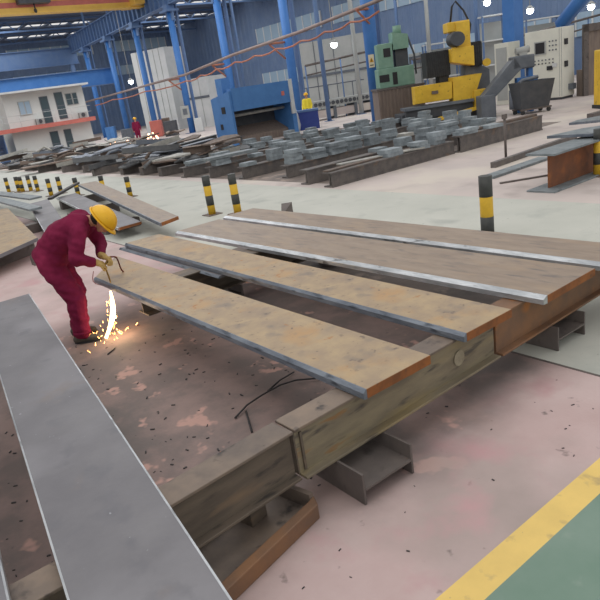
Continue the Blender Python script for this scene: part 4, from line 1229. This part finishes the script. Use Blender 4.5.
part('cable_loop', M['black'], lambda b: b.tube([(.8, .5, 3.95), (.9, .5, 4.6), (1.05, .5, 4.8), (1.35, .5, 4.4), (1.6, .5, 3.8), (1.5, .5, 3.3)], .04, 6))
part('support_leg', M['machgrey'], lambda b: (b.slab([(1.3, .5), (1.7, .5), (1.7, 1.2), (1.3, 1.2)], .55, 2.2), b.slab([(1.7, .6), (2.3, .6), (2.3, 1.2), (1.7, 1.2)], .5, [2.3, 1.9, 1.9, 2.3])))
part('dial_gauge', M['yellow'], lambda b: b.tube([(2.05, .1, 2.2), (2.05, .2, 2.2)], .16, 14))
part('feed_chute', M['yellow'], lambda b: b.box(1.35, 1.95, -.3, .4, .45, 1.15), .02)
part('floor_guard', M['yellow'], lambda b: b.slab([(-.2, -.6), (1.6, -.6), (1.6, -.5), (-.2, -.5)], [.15, .4, .4, .15], [.3, .55, .55, .3]))
# chip conveyor
p = on(487, 118, 0)
t = thing('chip_conveyor', 'grey inclined chip conveyor climbing beside the drilling machine', 'conveyor', (p.x, p.y, 0), FACE)
part('foot_box', M['machgrey'], lambda b: b.box(-.28, .28, -.3, .4, 0, .85), .04)
part('incline_casing', M['machgrey'], lambda b: b.add([(-.2, -.2, .8), (.25, -.2, .7), (1.35, -.2, 1.62), (1.1, -.2, 2.06), (-.2, .3, .8), (.25, .3, .7), (1.35, .3, 1.62), (1.1, .3, 2.06)],
     [(0, 1, 2, 3), (5, 4, 7, 6), (1, 5, 6, 2), (4, 0, 3, 7), (3, 2, 6, 7), (4, 5, 1, 0)]), .02)
part('head_casing', M['machgrey'], lambda b: b.prism([(-.2, 1.6), (.3, 1.6), (.3, 2.08), (-.2, 2.08)], 1.0, 1.85), .05)
part('drive_motor', M['grey_panel'], lambda b: (b.tube([(1.2, 0, 2.24), (1.7, 0, 2.28)], .13, 12), b.box(1.3, 1.6, -.1, .1, 2.06, 2.22)))
part('support_leg', M['blue2'], lambda b: (b.box(1.2, 2.0, -.05, .2, 1.05, 1.3), b.box(1.65, 1.82, -.05, .2, 0, 1.62), b.box(1.2, 1.35, -.05, .2, 0, 1.1)))
part('coolant_pump', M['scrapblue'], lambda b: (b.tube([(.9, -.3, .2), (.9, -.3, .9)], .12, 10), b.tube([(.9, -.3, .9), (1.3, -.3, 1.2), (1.9, -.3, 1.25)], .07, 8)))
part('hand_lever', M['yellow'], lambda b: (b.tube([(1.05, -.5, .55), (1.15, -.5, .95)], .1, 8)))
# chip bin
p = on(531, 113, 0)
t = thing('chip_bin', 'dark grey tapered chip bin on casters before the cream cabinet', 'bin', (p.x, p.y, 0), FACE + .1)
b = MB()
lo4 = [(-.5, -.3), (.56, -.3), (.56, .3), (-.5, .3)]; hi4 = [(-.66, -.42), (.74, -.42), (.74, .42), (-.66, .42)]
v = [(x, y, .2) for x, y in lo4] + [(x, y, 1.15) for x, y in hi4] + [(x * .93, y * .92, 1.15) for x, y in hi4] + [(x * .93, y * .92, .3) for x, y in lo4]
fs = [(3, 2, 1, 0)] + [(i, (i + 1) % 4, 4 + (i + 1) % 4, 4 + i) for i in range(4)] + [(4 + i, 4 + (i + 1) % 4, 8 + (i + 1) % 4, 8 + i) for i in range(4)] + [(8 + i, 8 + (i + 1) % 4, 12 + (i + 1) % 4, 12 + i) for i in range(4)] + [(12, 13, 14, 15)]
b.add(v, fs); b.build('bin_body', M['darkgrey'], t)
part('base_frame', M['stub'], lambda b: (b.box(-.58, .64, -.34, -.26, .14, .2), b.box(-.58, .64, .26, .34, .14, .2)))
for (x, y) in ((-.48, -.3), (.54, -.3), (-.48, .3), (.54, .3)):
    part('caster_wheel', M['black'], lambda b: b.tube([(x, y - .03, .08), (x, y + .03, .08)], .08, 12))
# cream control cabinet: front faces -x, side faces -y
p = on(562, 99.5, 0)
t = thing('control_cabinet', 'tall cream control cabinet with screen and rows of buttons', 'cabinet', (p.x, p.y, 0))
b = MB(); b.box(0, 1.0, 0, 1.75, .1, 2.95); b.build('cabinet_body', M['cream'], t, bevel=.02)
b = MB(); b.box(.05, .95, .05, 1.7, 0, .1); b.build('plinth', M['darkgrey'], t)
b = MB(); b.box(-.03, 0, .72, 1.28, 1.95, 2.5); sc_ = b.build('screen', M['grey_panel'], t)
b = MB(); b.box(-.035, -.03, .78, 1.22, 2.0, 2.45); b.build('screen_glass', M['ink'], sc_)
for r_ in range(3):
    for c_ in range(3):
        b = MB(); yy = .55 - c_ * .15; zz = 2.45 - r_ * .18
        b.tube([(-.03, yy, zz), (0, yy, zz)], .032, 10); b.build('push_button', M['machgrey'], t)
for r_ in range(2):
    for c_ in range(6):
        b = MB(); yy = 1.25 - c_ * .17; zz = 1.72 - r_ * .14
        b.tube([(-.03, yy, zz), (0, yy, zz)], .03, 10); b.build('push_button', [M['machgrey'], M['darkgrey']][r_], t)
b = MB(); b.box(-.05, 0, .42, .68, 1.28, 1.45); b.build('key_switch', M['ink'], t)
b = MB(); b.box(-.04, 0, .22, .42, 1.38, 1.55); b.build('white_label', M['white'], t)
b = MB(); b.box(-.01, 0, -.004, .004, .15, 2.9); b.box(-.004, 0, .10, .11, .15, 2.9); b.build('door_seam', M['machgrey'], t)
for zz in (2.35, 1.45):
    b = MB(); b.box(.2, .42, -.05, 0, zz - .12, zz + .12); b.build('door_handle', M['ink'], t)
b = MB(); b.box(.5, .8, -.2, 0, .35, .6); b.build('cooling_fan', M['machgrey'], t)
p = on(527, 104, 0)
t = thing('control_cabinet', 'narrow beige cabinet between the blue column and the cream cabinet', 'cabinet', (p.x + .5, p.y + 1.2, 0))
b = MB(); b.box(0, .9, 0, .75, 0, 2.7); b.build('cabinet_body', M['cream'], t, bevel=.02)
b = MB(); b.box(-.02, 0, .1, .65, .2, 2.5); b.build('door', M['grey_panel'], t)
# dark machinery at the right edge
p = on(592, 95, 0)
t = thing('pallet_frame', 'dark brown upright steel frame past the cream cabinet, above the yellow cover', 'frame', (p.x, p.y, 0), FACE)
b = MB(); b.box(-.35, 1.2, .1, .7, 0, 1.1); b.build('frame_body', M['brownrib'], t)
b = MB(); b.box(-.35, -.15, 0, .2, 0, 2.9); b.build('upright', M['stub'], t)
b = MB(); b.box(.5, .75, 0, .2, 0, 2.9); b.build('upright', M['stub'], t)
b = MB(); b.box(-.35, 1.2, 0, .12, 2.6, 2.9); b.build('cross_bar', M['stub'], t)
b = MB(); b.box(-.15, .5, .1, .15, 1.1, 2.6); b.build('back_panel', M['brownrib'], t)
# handrails of the upper walkway behind the machines
for (q0, q1, dd, l) in (((412, 60), (520, 37), 42, 'dark handrail crossing behind the drilling machine'), ((522, 36), (610, 12), 40, 'dark handrail crossing above the cream cabinet'),
                    ((305, 66), (374, 50), 40, 'grey handrail crossing before the pale panel enclosure')):
    a0, a1 = at(q0[0], q0[1], dd), at(q1[0], q1[1], dd + 1)
    t = thing('handrail', l, 'rail', (a0.x, a0.y, 0), 0, 'handrails behind the machines')
    o = Vector((a0.x, a0.y, 0))
    b = MB(); b.tube([a0 - o, a1 - o], .07, 6); b.build('top_rail', M['stub'], t)
    b = MB(); b.tube([a0 - o - Vector((0, 0, .55)), a1 - o - Vector((0, 0, .55))], .05, 6); b.build('mid_rail', M['stub'], t)
    for k in range(5):
        q = a0.lerp(a1, k / 4) - o
        b = MB(); b.tube([(q.x, q.y, 0), tuple(q)], .05, 6); b.build('rail_post', M['blue3'], t)
# storage shelves behind the machines
for (px, py, dd, l, w_, hh) in ((497, 78, 41, 'white storage shelf between the blue column and the drill head', 1.6, 4.6), (545, 62, 46, 'pale storage shelf behind the cream cabinet', 2.6, 4.2), (445, 88, 45, 'pale storage shelf behind the drilling machine', 2.4, 3.6)):
    p = at(px, py, dd)
    t = thing('storage_shelf', l, 'shelf', (p.x, p.y, 0), FACE, 'storage shelves at the far side')
    for k in range(4):
        z = .2 + k * (hh - .3) / 3
        b = MB(); b.box(-w_ / 2, w_ / 2, 0, .9, z, z + .08); b.build('shelf_board', M['white'], t)
    for xx in (-w_ / 2, w_ / 2 - .1):
        b = MB(); b.box(xx, xx + .1, 0, .1, 0, hh); b.build('upright', M['blue3'], t)
        b = MB(); b.box(xx, xx + .1, .8, .9, 0, hh); b.build('upright', M['blue3'], t)
    b = MB(); b.box(-w_ / 2 + .1, w_ / 2 - .1, .82, .86, .2, hh - .4); b.build('back_panel', M['grey_panel'], t)

# scattered equipment far behind
fr = random.Random(5)
eq = [(112, 140, 'blue'), (158, 137, 'salmon'), (166, 133, 'scraprust'), (200, 132, 'white'), (172, 136, 'darkgrey'), (128, 139, 'machgrey'), (335, 112, 'darkgrey'), (352, 109, 'grey_panel'), (432, 93, 'white')]
el = ['small blue cupboard beside the office corner', 'small salmon-red cupboard past the far person', 'brown cupboard past the salmon-red one',
      'white cupboard beside the low cabin', 'dark cupboard between two crane columns', 'grey cupboard behind the far person', 'dark motor unit before the roller conveyor',
      'grey motor unit before the roller conveyor', 'white unit behind the yellow trays']
for (q, l) in zip(eq, el):
    p = on(q[0], q[1], 0)
    t = thing('tool_cupboard', l, 'cupboard', (p.x, p.y, 0), FACE, 'equipment far down the hall')
    w, hh = fr.uniform(.3, .5), fr.uniform(.8, 1.3)
    b = MB(); b.box(-w, w, 0, .7, 0, hh); b.build('cupboard_body', M[q[2]], t, bevel=.03)
    b = MB(); b.box(-w * .9, -.03, -.03, 0, .1, hh - .1); b.build('door', M[q[2]], t)
    b = MB(); b.box(.03, w * .9, -.03, 0, .1, hh - .1); b.build('door', M[q[2]], t)
for i, (px, py, r) in enumerate(((116, 145, .28), (125, 144, .22), (150, 138, .18), (155, 137, .14))):
    p = on(px, py, .35)
    b = MB()
    for k in range(8):
        q = Vector((fr.gauss(0, r), fr.gauss(0, r), fr.uniform(-.3, .25)))
        b.ball(q, fr.uniform(.03, .08), nu=8, nv=5)
    o = b.build('weld_glow', M['arc'], loc=p)
    tag(o, ['bright glowing weld sparks beside the blue drum', 'bright glowing weld sparks by the far person', 'small weld glow at the second column', 'smallest weld glow past the second column'][i], 'sparks', 'weld glows far down the hall', 'stuff')

# ---------------------------------------------------------------- light
w = bpy.data.worlds.new('world'); SC.world = w; w.use_nodes = True
bg = w.node_tree.nodes['Background']
bg.inputs['Color'].default_value = lin((246, 244, 242)); bg.inputs['Strength'].default_value = .88
def area(name, loc, size, energy, color=(1, 1, 1), target=None, sy=None):
    l = bpy.data.lights.new(name, 'AREA'); l.energy = energy; l.color = color; l.shape = 'RECTANGLE'; l.size = size; l.size_y = sy or size
    o = bpy.data.objects.new(name, l); COL.objects.link(o); o.location = loc
    if target is not None:
        d = Vector(target) - Vector(loc); o.rotation_euler = d.to_track_quat('-Z', 'Y').to_euler()
    return o
area('skylight_daylight', (3, 6, 12), 14, 520, (1, .97, .94))
area('bay_lamp_fill', (14, 34, 12), 14, 2300, (1, 1, 1), sy=20)  # broad lights added under the roof sheets, standing for the high-bay lamps
area('bay_lamp_fill', (35, 34, 12), 14, 1700, (1, 1, 1), sy=24)
area('bay_lamp_fill', (14, 60, 12), 12, 2600, (1, 1, 1), sy=20)
area('bay_lamp_fill', (34, 62, 12), 14, 1500, (1, 1, 1), sy=20)

SC.view_settings.view_transform = 'Standard'
SC.view_settings.look = 'None'
SC.view_settings.gamma = 1
SC.view_settings.use_curve_mapping = False
SC.view_settings.exposure = 0.0
SC.cycles.use_denoising = True
SC.cycles.max_bounces = 6
SC.cycles.diffuse_bounces = 4
